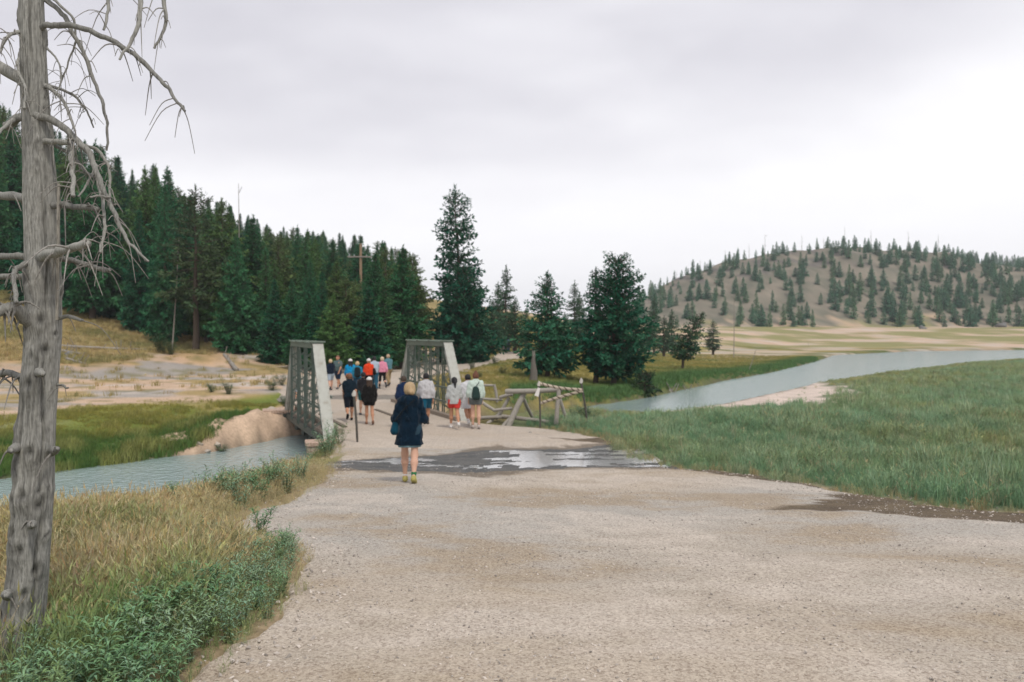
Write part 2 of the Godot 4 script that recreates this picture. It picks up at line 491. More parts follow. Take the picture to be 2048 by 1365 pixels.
func ground_color(x: float, d: float, y: float) -> Color:
	var a := n_mid.get_noise_2d(x, d)
	var b := n_big.get_noise_2d(x * 3.0, d * 3.0)
	var f := n_fine.get_noise_2d(x * 0.7, d * 0.7)
	var dry := Color(0.40, 0.305, 0.15)
	var olive := Color(0.19, 0.18, 0.07)
	var green := Color(0.07, 0.13, 0.055)
	var pale := Color(0.60, 0.53, 0.47)
	var peach := Color(0.58, 0.43, 0.31)
	var c := dry
	var r := river_edge(x, d) if d < 240.0 else Vector2(50, 1)
	if r.y < 0.0 and d < 240.0:
		# this side of the river
		c = mixc(Color(0.13, 0.135, 0.06), Color(0.22, 0.17, 0.08), 0.5 + a) if x < 0.0 else mixc(Color(0.085, 0.15, 0.085), Color(0.18, 0.19, 0.09), 0.35 + b + a * 0.4)
		if d > 60.0: c = mixc(c, Color(0.3, 0.27, 0.11), 0.4 + a)
		if sand_bar(x, d, r) > 0.35 and r.x < 6.0: c = Color(0.66, 0.56, 0.49) * (1.0 + 0.15 * f)
	else:
		var u := hill_u(x, d)
		c = mixc(dry, olive, 0.35 + a * 0.9 + f * 0.4)
		if x > -3.0 and d < 190.0:
			var flat_c := mixc(Color(0.33, 0.27, 0.09), Color(0.13, 0.16, 0.055), 0.45 + 0.9 * a + 0.6 * b + (1.0 - smoothstep(1.0, 8.0, r.x)) * 0.5)
			if d > 95.0: flat_c = mixc(flat_c, mixc(peach, pale, 0.5 + 2.0 * a), 0.75 * smoothstep(95.0, 130.0, d + 25.0 * a) * smoothstep(5.0, 16.0, x - 0.05 * d + 8.0) * smoothstep(0.15, -0.1, n_mid.get_noise_2d(x * 0.4, d * 0.4)))
			c = mixc(c, flat_c, smoothstep(-3.0, 4.0, x + 3.0 * a))
		elif u < 13.0:
			# the bare flats and their mineral stains
			var k := u + 5.0 * a + 2.0 * f
			c = mixc(pale, Color(0.36, 0.335, 0.305), 0.5 + 3.0 * b + 1.2 * f + 1.2 * n_fine.get_noise_2d(x * 0.25, d * 0.25))
			c = mixc(c, peach, smoothstep(-0.02, 0.2, n_mid.get_noise_2d(x * 0.5 + 9.0, d * 1.3)))
			c = mixc(c, dry, smoothstep(0.12, 0.3, n_mid.get_noise_2d(x * 0.8 - 30.0, d * 0.9)))
			c = mixc(c, Color(0.56, 0.37, 0.22), smoothstep(3.0, 6.0, k) * 0.6)
			if n_fine.get_noise_2d(x * 0.5 + 80.0, d * 0.5) > 0.22: c = mixc(c, olive, 0.6)
			c = mixc(c, mixc(dry, olive, 0.3 + a), smoothstep(6.0, 9.5, k))
		if d > 190.0:
			c = mixc(mixc(peach, pale, 0.3 + 1.5 * a), Color(0.29, 0.28, 0.125), smoothstep(-0.22, 0.08, n_mid.get_noise_2d(x * 0.16, d * 0.3 + 5.0) + 0.3 * n_mid.get_noise_2d(x, d)))
			if x > 15.0 and d > 285.0:
				var rock := mixc(Color(0.275, 0.245, 0.195), Color(0.175, 0.175, 0.135), 0.5 + 1.4 * n_mid.get_noise_2d(x * 0.5, d * 0.5) + 0.7 * a)
				rock = mixc(rock, Color(0.15, 0.14, 0.13), smoothstep(0.1, 0.35, n_mid.get_noise_2d(x * 0.8, y * 2.0)) * smoothstep(26.0, 34.0, y + 0.12 * (130.0 - x)))
				c = mixc(c, rock, smoothstep(288.0, 302.0, d + 18.0 * a))
			if d > 540.0 and x > 150.0: c = Color(0.05, 0.085, 0.05)
		if r.x < 9.0 and x < -9.5 and d < 60.0:
			var g := mixc(Color(0.09, 0.16, 0.04), Color(0.25, 0.26, 0.06), smoothstep(3.0, 8.0, r.x + 3.0 * a))
			c = mixc(g, c, smoothstep(5.5, 8.5, r.x + 4.0 * a + maxf(0.0, (x + 11.0) * 3.0)))
		if r.y > 0.0 and x > -12.2 + 0.8 * f + 1.5 * a and x < -6.5 and d > 24.0 and d < 33.0 + 2.0 * a: c = Color(0.60, 0.45, 0.33) * (1.0 + 0.25 * f)   # the bare mound by the abutment
	if r.x < 0.3 and y < WATER + 0.12: c = mixc(c, Color(0.12, 0.11, 0.085), 0.8)
	c = c * (1.0 + 0.16 * f)
	c.a = 1.0
	return c

func build_ground():
	# trail outline first, since the ground dips under it
	var rows := 0
	var t := 0.0
	while t <= TRAIL.size() - 1.001:
		var p := trail_row(t)
		var w := 0.16 * n_mid.get_noise_2d(p[0] * 6.0, p[1] * 6.0) + 0.1 * n_fine.get_noise_2d(p[0] * 2.0, p[1] * 2.0)
		var w2 := 0.2 * n_mid.get_noise_2d(p[2] * 6.0, p[3] * 6.0) + 0.1 * n_fine.get_noise_2d(p[2] * 2.0, p[3] * 2.0)
		if p[1] > 22.0 and p[1] < 37.0:
			w = 0.0; w2 = 0.0
		trail_l.append(Vector2(p[0] + w, p[1])); trail_r.append(Vector2(p[2] + w2, p[3]))
		t += 0.05
		rows += 1
	for i in range(0, rows, 4):
		coarse_l.append(trail_l[i]); coarse_r.append(trail_r[i])
	trail_poly = coarse_l.duplicate()
	var back := coarse_r.duplicate()
	back.reverse()
	trail_poly.append_array(back)
	trail_box = Rect2(trail_poly[0], Vector2.ZERO)
	for p in trail_poly: trail_box = trail_box.expand(p)
	var xs := lines(-900.0, 1000.0, 0.17, 0.018)
	var ds := lines(-28.0, 1500.0, 0.15, 0.0145)
	var nx := xs.size()
	var nd := ds.size()
	var v := PackedVector3Array(); v.resize(nx * nd)
	var nn := PackedVector3Array(); nn.resize(nx * nd)
	var cc := PackedColorArray(); cc.resize(nx * nd)
	var hs := PackedFloat32Array(); hs.resize(nx * nd)
	for j in nd:
		for i in nx:
			var y := ground_y(xs[i], ds[j])
			var k := j * nx + i
			hs[k] = y
			var c := ground_color(xs[i], ds[j], y)
			var inside := on_trail(xs[i], ds[j]) if ds[j] < 86.0 else -9.0
			if inside > -0.05 and not (ds[j] > 24.0 and ds[j] < 35.5 and y < -0.3):
				y -= 0.10 * smoothstep(-0.05, 0.12, inside)
			if inside > -0.7 and inside < 1.0 and ds[j] < 25.0:
				c = mixc(c, Color(0.37, 0.29, 0.19), 1.0 - smoothstep(0.0, 0.38, -inside + 0.25 * n_fine.get_noise_2d(xs[i] * 2.0, ds[j] * 2.0)))
			v[k] = Vector3(xs[i], y, -ds[j])
			cc[k] = c
	for j in nd:
		for i in nx:
			var i0 := maxi(i - 1, 0)
			var i1 := mini(i + 1, nx - 1)
			var j0 := maxi(j - 1, 0)
			var j1 := mini(j + 1, nd - 1)
			var gx := (hs[j * nx + i1] - hs[j * nx + i0]) / (xs[i1] - xs[i0])
			var gd := (hs[j1 * nx + i] - hs[j0 * nx + i]) / (ds[j1] - ds[j0])
			nn[j * nx + i] = Vector3(-gx, 1.0, gd).normalized()
	var ix := PackedInt32Array()
	ix.resize((nx - 1) * (nd - 1) * 6)
	var q := 0
	for j in nd - 1:
		for i in nx - 1:
			var a := j * nx + i
			ix[q] = a; ix[q + 1] = a + nx; ix[q + 2] = a + 1
			ix[q + 3] = a + 1; ix[q + 4] = a + nx; ix[q + 5] = a + nx + 1
			q += 6
	var tr := Tri.new()
	tr.v = v; tr.n = nn; tr.c = cc; tr.ix = ix
	var o := part("ground", tr.mesh(), M.soil, self)
	tag(o, "dry grassland, bare flats and hillsides", "", "", "structure")

func in_poly(x: float, d: float, poly: PackedVector2Array) -> bool:
	return Geometry2D.is_point_in_polygon(Vector2(x, d), poly)

# dark damp soil along the meadow's edge, as outlines on the ground
var damp_1 := PackedVector2Array([Vector2(3.35, 10.5), Vector2(4.0, 10.25), Vector2(4.6, 10.3), Vector2(5.3, 9.55), Vector2(6.3, 9.1), Vector2(8.2, 8.8), Vector2(9.2, 9.3), Vector2(7.2, 10.2), Vector2(6.0, 11.0), Vector2(5.1, 12.2), Vector2(4.75, 11.7), Vector2(4.3, 11.0)])
var damp_2 := PackedVector2Array([Vector2(2.9, 15.9), Vector2(3.4, 15.1), Vector2(3.9, 14.3), Vector2(4.4, 13.8), Vector2(4.8, 13.0), Vector2(5.2, 12.4), Vector2(5.4, 12.9), Vector2(4.6, 14.6), Vector2(3.6, 16.0)])
var damp_3 := PackedVector2Array([Vector2(0.9, 21.9), Vector2(1.6, 21.1), Vector2(2.3, 20.9), Vector2(3.2, 20.6), Vector2(3.3, 22.0), Vector2(2.2, 22.0), Vector2(1.7, 21.6)])

func path_y(x: float, d: float) -> float:
	if d > 23.6 and d < 35.4:
		return 0.015   # on the bridge deck
	var y := land(x, d) + 0.05 * n_mid.get_noise_2d(x * 2.0, d * 2.0) + 0.012 * n_fine.get_noise_2d(x, d) + 0.012 * n_fine.get_noise_2d(x * 3.0, d * 3.0)
	# a low lip on the far side of the runoff
	y += 0.07 * smoothstep(20.2, 20.7, d) * (1.0 - smoothstep(21.0, 24.0, d))
	var k := smoothstep(21.5, 23.6, d) if d < 30.0 else 1.0 - smoothstep(35.4, 38.5, d)
	return lerpf(y, 0.015, k)

const FRONT := [[-3.85, 15.9], [-2.6, 15.6], [-1.7, 15.2], [-1.1, 14.8], [-0.4, 14.75], [0.2, 15.2], [1.2, 15.55], [2.2, 15.7], [3.3, 15.7]]
const REAR := [[-3.9, 17.0], [-2.9, 17.6], [-1.9, 18.6], [-1.2, 19.4], [-0.3, 19.9], [0.8, 20.0], [1.6, 20.3], [2.5, 20.8], [3.3, 21.0]]

func front_d(x: float) -> float:
	return along(FRONT, x)

func rear_d(x: float) -> float:
	return along(REAR, x)

func along(a: Array, x: float) -> float:
	for i in a.size() - 1:
		if x < a[i + 1][0]: return lerpf(a[i][1], a[i + 1][1], clampf((x - a[i][0]) / (a[i + 1][0] - a[i][0]), 0.0, 1.0))
	return a[a.size() - 1][1]

func path_color(x: float, d: float) -> Color:
	var b := n_big.get_noise_2d(x * 9.0, d * 9.0)
	var a := n_mid.get_noise_2d(x * 2.2, d * 2.6)
	var f := n_fine.get_noise_2d(x * 1.6, d * 1.9)
	var c := mixc(Color(0.53, 0.475, 0.408), Color(0.49, 0.475, 0.45), 0.5 + 1.6 * b + 0.04 * x)
	c = mixc(c, Color(0.41, 0.345, 0.265), smoothstep(0.02, 0.5, a + 0.4 * f) * 0.8)
	c = mixc(c, Color(0.62, 0.575, 0.53), smoothstep(0.1, 0.5, -a + 0.3 * f) * 0.6)
	if d > 20.0: c = mixc(c, Color(0.58, 0.52, 0.46), 0.7)
	var wob := Vector2(n_fine.get_noise_2d(x * 1.2, d * 1.2), n_fine.get_noise_2d(x * 1.2 + 50.0, d * 1.2)) * 0.22
	if d < 23.0 and d > 8.0 and x > 0.5:
		if in_poly(x + wob.x, d + wob.y, damp_1) or in_poly(x + wob.x, d + wob.y, damp_2) or in_poly(x + wob.x, d + wob.y, damp_3):
			c = mixc(Color(0.14, 0.115, 0.09), Color(0.2, 0.165, 0.12), 0.5 + f)
	if d > 13.6 and d < 21.5:   # damp ground along the runoff
		var k := 0.35 + 0.3 * f + 0.25 * a + 0.3 * smoothstep(0.0, -1.0, absf(x + 0.6) - 1.0)
		var edge: float = front_d(x) - d if d < 17.0 else d - rear_d(x)
		if edge < k: c = mixc(c, Color(0.19, 0.165, 0.135), 0.85 * smoothstep(k, k - 0.25, edge))
	if d > 35.4 and d < 37.6: c = mixc(c, Color(0.2, 0.2, 0.19), 0.75)   # damp dip behind the bridge
	c = c * (1.0 + 0.1 * f)
	c.a = 1.0
	return c

func build_path():
	var tr := Tri.new()
	var cols := 72
	for i in trail_l.size():
		for k in cols + 1:
			# the outermost column turns down into the ground
			var p := trail_l[i].lerp(trail_r[i], clampf(float(k - 1) / (cols - 2), 0.0, 1.0))
			var y := path_y(p.x, p.y)
			var on_bridge := p.y > 23.0 and p.y < 36.0
			if (k == 1 or k == cols - 1) and not on_bridge: y = ground_y(p.x, p.y) - 0.006
			if k == 0 or k == cols:
				p += (trail_l[i] - trail_r[i]).normalized() * (0.22 if k == 0 else -0.22) * (0.0 if on_bridge else 1.0)
				y -= 0.16
			tr.add(Vector3(p.x, y + 0.012, -p.y), Vector3.UP, path_color(p.x, p.y))
	# split long rows so that the gravel follows the ground
	for i in trail_l.size() - 1:
		for k in cols:
			var a := i * (cols + 1) + k
			tr.tri(a, a + cols + 1, a + 1)
			tr.tri(a + 1, a + cols + 1, a + cols + 2)
	for a in tr.v.size():
		var p := tr.v[a]
		var h := 0.25
		tr.n[a] = Vector3(path_y(p.x - h, -p.z) - path_y(p.x + h, -p.z), 2.0 * h, path_y(p.x, -p.z + h) - path_y(p.x, -p.z - h)).normalized()
	var o := part("gravel_path", tr.mesh(), M.gravel, self)
	tag(o, "pale trodden gravel trail running down to the bridge", "", "", "structure")
	# loose stones
	var s := Tri.new()
	var pts := []
	for k in 10:
		pts.append(Vector3(rng.randf_range(-1, 1), rng.randf_range(-0.6, 0.6), rng.randf_range(-1, 1)).normalized() * rng.randf_range(0.8, 1.1) * Vector3(1, 0.6, 0.8))
	hull(s, pts, Color(1, 1, 1))
	var xf := []
	var cs := []
	while xf.size() < 24000:
		var d := 2.0 + pow(rng.randf(), 1.6) * 17.0
		var x := rng.randf_range(-3.6, 9.0)
		if absf(x) > d * 0.72 + 1.0: continue
		var ins := on_trail(x, d)
		if ins < -0.35 or ins < 0.0 and rng.randf() < 0.7: continue
		var patch := n_mid.get_noise_2d(x * 4.0, d * 4.0)
		if rng.randf() > 0.45 + 1.6 * patch and ins > 0.5: continue
		var sz := 0.0035 + (0.014 if ins > 0.4 else 0.024) * pow(rng.randf(), 4.0)
		var bs := Basis.from_euler(Vector3(rng.randf() * 0.6, rng.randf() * TAU, rng.randf() * 0.6)).scaled(Vector3.ONE * sz)
		xf.append(Transform3D(bs, Vector3(x, (path_y(x, d) + 0.012 if ins > 0.06 else ground_y(x, d)) + sz * 0.2, -d)))
		var g := rng.randf_range(0.22, 0.62)
		cs.append(Color(g * 1.04, g * 0.95, g * 0.86))
	var mm := scatter("loose_gravel", s.mesh(true), M.stone, xf, cs)
	tag(mm, "loose small stones strewn over the gravel trail", "gravel", "", "stuff")

func hull(tr: Tri, pts: Array, col: Color):
	# convex hull, brute force (few points)
	var m := pts.size()
	for i in m:
		for j in range(i + 1, m):
			for k in range(j + 1, m):
				var nn: Vector3 = (pts[j] - pts[i]).cross(pts[k] - pts[i])
				var pos := 0
				var neg := 0
				for q in m:
					if q == i or q == j or q == k: continue
					var s: float = nn.dot(pts[q] - pts[i])
					if s > 1e-9: pos += 1
					elif s < -1e-9: neg += 1
				if pos == 0: tr.face(pts[i], pts[k], pts[j], col)
				elif neg == 0: tr.face(pts[i], pts[j], pts[k], col)

func scatter(called: String, mesh: Mesh, m: Material, xf: Array, cs: Array) -> MultiMeshInstance3D:
	mesh.surface_set_material(0, m)
	var mm := MultiMesh.new()
	mm.transform_format = MultiMesh.TRANSFORM_3D
	mm.use_colors = true
	mm.mesh = mesh
	mm.instance_count = xf.size()
	for i in xf.size():
		mm.set_instance_transform(i, xf[i])
		mm.set_instance_color(i, cs[i])
	var o := MultiMeshInstance3D.new()
	o.name = numbered(called)
	o.multimesh = mm
	add_child(o)
	return o

# ------------------------------------------------------------------ water
func build_water():
	var tr := Tri.new()
	var c := Color(1, 1, 1)
	for i in RIVER.size():
		var a: Array = RIVER[maxi(i - 1, 0)]
		var b: Array = RIVER[mini(i + 1, RIVER.size() - 1)]
		var t := Vector2(b[0] - a[0], b[1] - a[1]).normalized()
		var p := Vector2(RIVER[i][0], RIVER[i][1])
		var w: float = RIVER[i][2] + 1.6
		var l := p + Vector2(-t.y, t.x) * w
		var r := p - Vector2(-t.y, t.x) * w
		tr.add(Vector3(l.x, WATER, -l.y), Vector3.UP, c)
		tr.add(Vector3(r.x, WATER, -r.y), Vector3.UP, c)
		if i > 0:
			var k := i * 2
			tr.tri(k - 2, k, k - 1)
			tr.tri(k - 1, k, k + 1)
	var o := part("river", tr.mesh(), M.water, self)
	tag(o, "grey-green river winding under the bridge", "", "", "structure")
	# the warm runoff that crosses the trail: a wet dark bed with a film of water on it
	var front := FRONT
	var rear := REAR
	var bed := Tri.new()
	var n := 60
	var m := 22
	var film := Tri.new()
	var fl := []
	for i in n + 1:
		var s := float(i) / n * (front.size() - 1)
		var k := mini(int(s), front.size() - 2)
		var f := s - k
		var a := Vector2(front[k][0], front[k][1]).lerp(Vector2(front[k + 1][0], front[k + 1][1]), f)
		var b := Vector2(rear[k][0], rear[k][1]).lerp(Vector2(rear[k + 1][0], rear[k + 1][1]), f)
		a.y += 0.22 * n_fine.get_noise_1d(s * 2.2); b.y += 0.2 * n_fine.get_noise_1d(s * 2.0 + 60.0)
		for j in m + 1:
			var p := a.lerp(b, float(j) / m)
			var edge := minf(j, m - j) / 2.0
			var y := path_y(p.x, p.y) + 0.012 + (0.006 if edge >= 0.5 else -0.012)
			var f2 := n_fine.get_noise_2d(p.x * 0.8, p.y * 3.0)
			var col := mixc(Color(0.06, 0.064, 0.062), Color(0.12, 0.115, 0.105), 0.4 + f2)
			col.a = 1.0
			bed.add(Vector3(p.x, y, -p.y), Vector3.UP, col)
			# standing film where the bed is low
			var wet: float = n_mid.get_noise_2d(p.x * 2.2, p.y * 14.0) + 0.28 * smoothstep(-0.8, 0.5, p.x) - 0.12 - 0.5 * (1.0 - minf(edge / 2.0, 1.0))
			fl.append(wet)
			film.add(Vector3(p.x, y + 0.005, -p.y), Vector3.UP, c)
	for i in n:
		for j in m:
			var a := i * (m + 1) + j
			bed.tri(a, a + 1, a + m + 1); bed.tri(a + 1, a + m + 2, a + m + 1)
			if fl[a] + fl[a + 1] + fl[a + m + 1] + fl[a + m + 2] > 0.0:
				film.tri(a, a + 1, a + m + 1); film.tri(a + 1, a + m + 2, a + m + 1)
	var run := Node3D.new()
	run.name = "runoff_stream"
	add_child(run)
	tag(run, "thin sheet of dark runoff water crossing the gravel trail", "", "", "structure")
	part("wet_bed", bed.mesh(), M.wet, run)
	part("water_film", film.mesh(), M.thin_water, run)

# ------------------------------------------------------------------ the bridge
func g3(p: Vector2, y: float) -> Vector3:
	return Vector3(p.x, y, -p.y)

func build_bridge():
	var u := Vector2(-0.399, 0.917)
	var across := Vector3(0.917, 0, -0.399)
	var lo := [Vector2(-5.32, 23.1), Vector2(-1.57, 26.8)]
	var len_b := 8.2
	var top := 2.58
	var foot := -0.16
	var pale := Color(0.43, 0.44, 0.405)  # end posts share the lattice paint; sky light on them is painted in
	var green := Color(0.15, 0.19, 0.16)
	var dark := Color(0.07, 0.085, 0.075)
	var root := thing("truss_bridge", "old grey-green steel pony truss bridge carrying the trail over the river", "bridge", g3((lo[0] + lo[1]) * 0.5, 0.0))
	var off := -root.position
	var at := func(s: int, t: float, y: float) -> Vector3: return g3(lo[s] + u * t, y) + off
	var nodes := [1.9, 3.4, 4.9, 6.4]
	for s in 2:
		# inclined end posts: a box of two channels under a cover plate
		for e in [[0.0, 1.9], [len_b, 6.4]]:
			var tr := Tri.new()
			var a: Vector3 = at.call(s, e[0], foot)
			var b: Vector3 = at.call(s, e[1], top)
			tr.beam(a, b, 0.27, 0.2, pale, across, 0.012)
			var lift := (b - a).cross(across).normalized()
			if lift.y < 0.0: lift = -lift
			var ep := part("end_post", tr.mesh(), M.steel, root)
			tr = Tri.new()
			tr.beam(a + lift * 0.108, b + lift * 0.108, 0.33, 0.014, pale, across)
			for k in 14:   # rivets down both edges of the plate
				for q in [-0.14, 0.14]:
					var p: Vector3 = a.lerp(b, (k + 0.5) / 14.0) + lift * 0.118 + across * q
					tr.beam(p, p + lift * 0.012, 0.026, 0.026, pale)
			part("cover_plate", tr.mesh(), M.steel, ep)
			var g := Tri.new()   # the shoe it stands on
			g.beam(a + Vector3(0, -0.16, 0), a + Vector3(0, 0.06, 0), 0.5, 0.5, dark, across, 0.03)
			part("bearing_shoe", g.mesh(), M.steel, root)
		var ch := Tri.new()
		ch.beam(at.call(s, 1.85, top), at.call(s, 6.45, top), 0.34, 0.17, green, across, 0.01)
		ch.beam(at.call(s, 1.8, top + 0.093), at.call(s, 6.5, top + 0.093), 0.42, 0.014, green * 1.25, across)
		for t in nodes:   # splice caps over the nodes
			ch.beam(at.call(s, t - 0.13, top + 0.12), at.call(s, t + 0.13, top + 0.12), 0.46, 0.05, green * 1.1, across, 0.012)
		part("top_chord", ch.mesh(), M.steel, root)
		var bo := Tri.new()
		for q in [-0.12, 0.12]:
			bo.beam(at.call(s, 0.0, foot - 0.02) + across * q, at.call(s, len_b, foot - 0.02) + across * q, 0.03, 0.24, dark, across)
		part("bottom_chord", bo.mesh(), M.steel, root)
		for t in nodes:
			# laced columns
			var po := Tri.new()
			for q in [-0.15, 0.15]:
				for w in [-0.1, 0.1]:
					po.beam(at.call(s, t + w, foot) + across * q, at.call(s, t + w, top - 0.08) + across * q, 0.036, 0.012, green, across)
					po.beam(at.call(s, t + w, foot) + across * (q - 0.02 * signf(q)), at.call(s, t + w, top - 0.08) + across * (q - 0.02 * signf(q)), 0.010, 0.036, green, across)
			var column := part("column", po.mesh(), M.steel, root)
			var la := Tri.new()
			for k in 11:
				var y0 := foot + 0.16 + k * 0.215
				for w in [-0.112, 0.112]:
					var z := 1.0 if k % 2 == 0 else -1.0
					la.beam(at.call(s, t + w, y0) - across * 0.15 * z, at.call(s, t + w, y0 + 0.215) + across * 0.15 * z, 0.028, 0.008, green * 1.1, Vector3(0, 0.6, 0) + across)
			part("lacing", la.mesh(), M.steel, column)
		var spans := [[0.25, foot, 1.9, top * 0.55], [1.9, top, 3.4, foot], [3.4, top, 4.9, foot], [4.9, top, 3.4, foot], [6.4, top, 4.9, foot], [6.4, top * 0.55, 7.9, foot]]
		for sp in spans:
			var di := Tri.new()
			for q in [-0.085, 0.085]:
				di.beam(at.call(s, sp[0], sp[1]) + across * q, at.call(s, sp[2], sp[3]) + across * q, 0.014, 0.05, green, across)
			var a2: Vector3 = at.call(s, sp[0], sp[1])
			var b2: Vector3 = at.call(s, sp[2], sp[3])
			for k in range(1, 9):
				var p: Vector3 = a2.lerp(b2, k / 9.0)
				var pn: Vector3 = a2.lerp(b2, (k + 0.45) / 9.0)
				var z := 0.085 if k % 2 else -0.085
				di.beam(p - across * z, pn + across * z, 0.008, 0.022, green, Vector3.UP)
			part("diagonal", di.mesh(), M.steel, root)
		for y in [0.55, 1.05]:
			var rl := Tri.new()
			var inw: float = 0.2 if s == 0 else -0.2
			rl.beam(at.call(s, 0.6, y) + across * inw, at.call(s, 7.6, y) + across * inw, 0.02, 0.07, green, across)
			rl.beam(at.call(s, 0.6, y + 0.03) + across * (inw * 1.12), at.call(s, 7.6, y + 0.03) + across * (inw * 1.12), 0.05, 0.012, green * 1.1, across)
			part("guard_rail", rl.mesh(), M.steel, root)
	# deck, floor beams, edge timbers
	var dk := Tri.new()
	var pts := [lo[0] - u * 0.5, lo[1] - u * 0.3, lo[1] + u * (len_b + 0.4), lo[0] + u * (len_b + 0.6)]
	for k in 4:
		var a: Vector2 = pts[k]
		var b: Vector2 = pts[(k + 1) % 4]
		dk.quad(g3(b, -0.24) + off, g3(a, -0.24) + off, g3(a, 0.0) + off, g3(b, 0.0) + off, Color(0.4, 0.34, 0.28))
	dk.quad(g3(pts[0], 0.0) + off, g3(pts[3], 0.0) + off, g3(pts[2], 0.0) + off, g3(pts[1], 0.0) + off, Color(0.4, 0.34, 0.28))
	dk.quad(g3(pts[0], -0.24) + off, g3(pts[1], -0.24) + off, g3(pts[2], -0.24) + off, g3(pts[3], -0.24) + off, Color(0.4, 0.34, 0.28))
	part("deck", dk.mesh(), M.concrete, root)
	for t in nodes:
		var fb := Tri.new()
		fb.beam(at.call(0, t, -0.4), at.call(1, t, -0.4), 0.16, 0.3, dark, Vector3(u.x, 0, -u.y))
		part("floor_beam", fb.mesh(), M.steel, root)
	for k in [[0, 0.30], [1, -0.30]]:
		var tb := Tri.new()
		tb.beam(at.call(k[0], -0.1, 0.09) + across * k[1], at.call(k[0], len_b + 0.1, 0.09) + across * k[1], 0.16, 0.16, Color(0.33, 0.28, 0.23), across, 0.02)
		part("kerb_timber", tb.mesh(), M.dead_wood, root)
	for q in [0.16, 0.62]:
		var sb := Tri.new()
		var w: Vector2 = (lo[1] - lo[0]) * q
		sb.beam(g3(lo[0] + w + u * 1.2, 0.04) + off, g3(lo[0] + w + u * 5.6, 0.04) + off, 0.14, 0.05, Color(0.2, 0.17, 0.14), across, 0.01)
		part("running_board", sb.mesh(), M.dead_wood, root)
	# masonry under the four corners
	var pinkish := Color(0.50, 0.40, 0.33)
	var blocks := [[lo[0] - u * 0.45 + Vector2(-0.05, -0.1), Vector3(1.25, 1.5, 0.75), -0.16], [lo[1] - u * 0.5, Vector3(0.9, 1.3, 0.7), -0.28], [lo[0] + u * (len_b + 0.2) + Vector2(-0.25, 0.0), Vector3(1.35, 1.5, 1.0), -0.05], [lo[1] + u * (len_b + 0.2), Vector3(1.2, 1.5, 1.0), -0.2]]
	for b in blocks:
		var bt := Tri.new()
		var cen := g3(b[0], b[2] - b[1].y * 0.5) + off
		bt.box(Transform3D(Basis(Vector3.UP, 0.28), cen), b[1], pinkish, 0.05)
		bt.box(Transform3D(Basis(Vector3.UP, 0.28), cen + Vector3(0, b[1].y * 0.5 + 0.03, 0)), Vector3(b[1].x + 0.08, 0.09, b[1].z + 0.08), Color(0.55, 0.42, 0.34), 0.03)
		part("abutment", bt.mesh(), M.concrete, root)

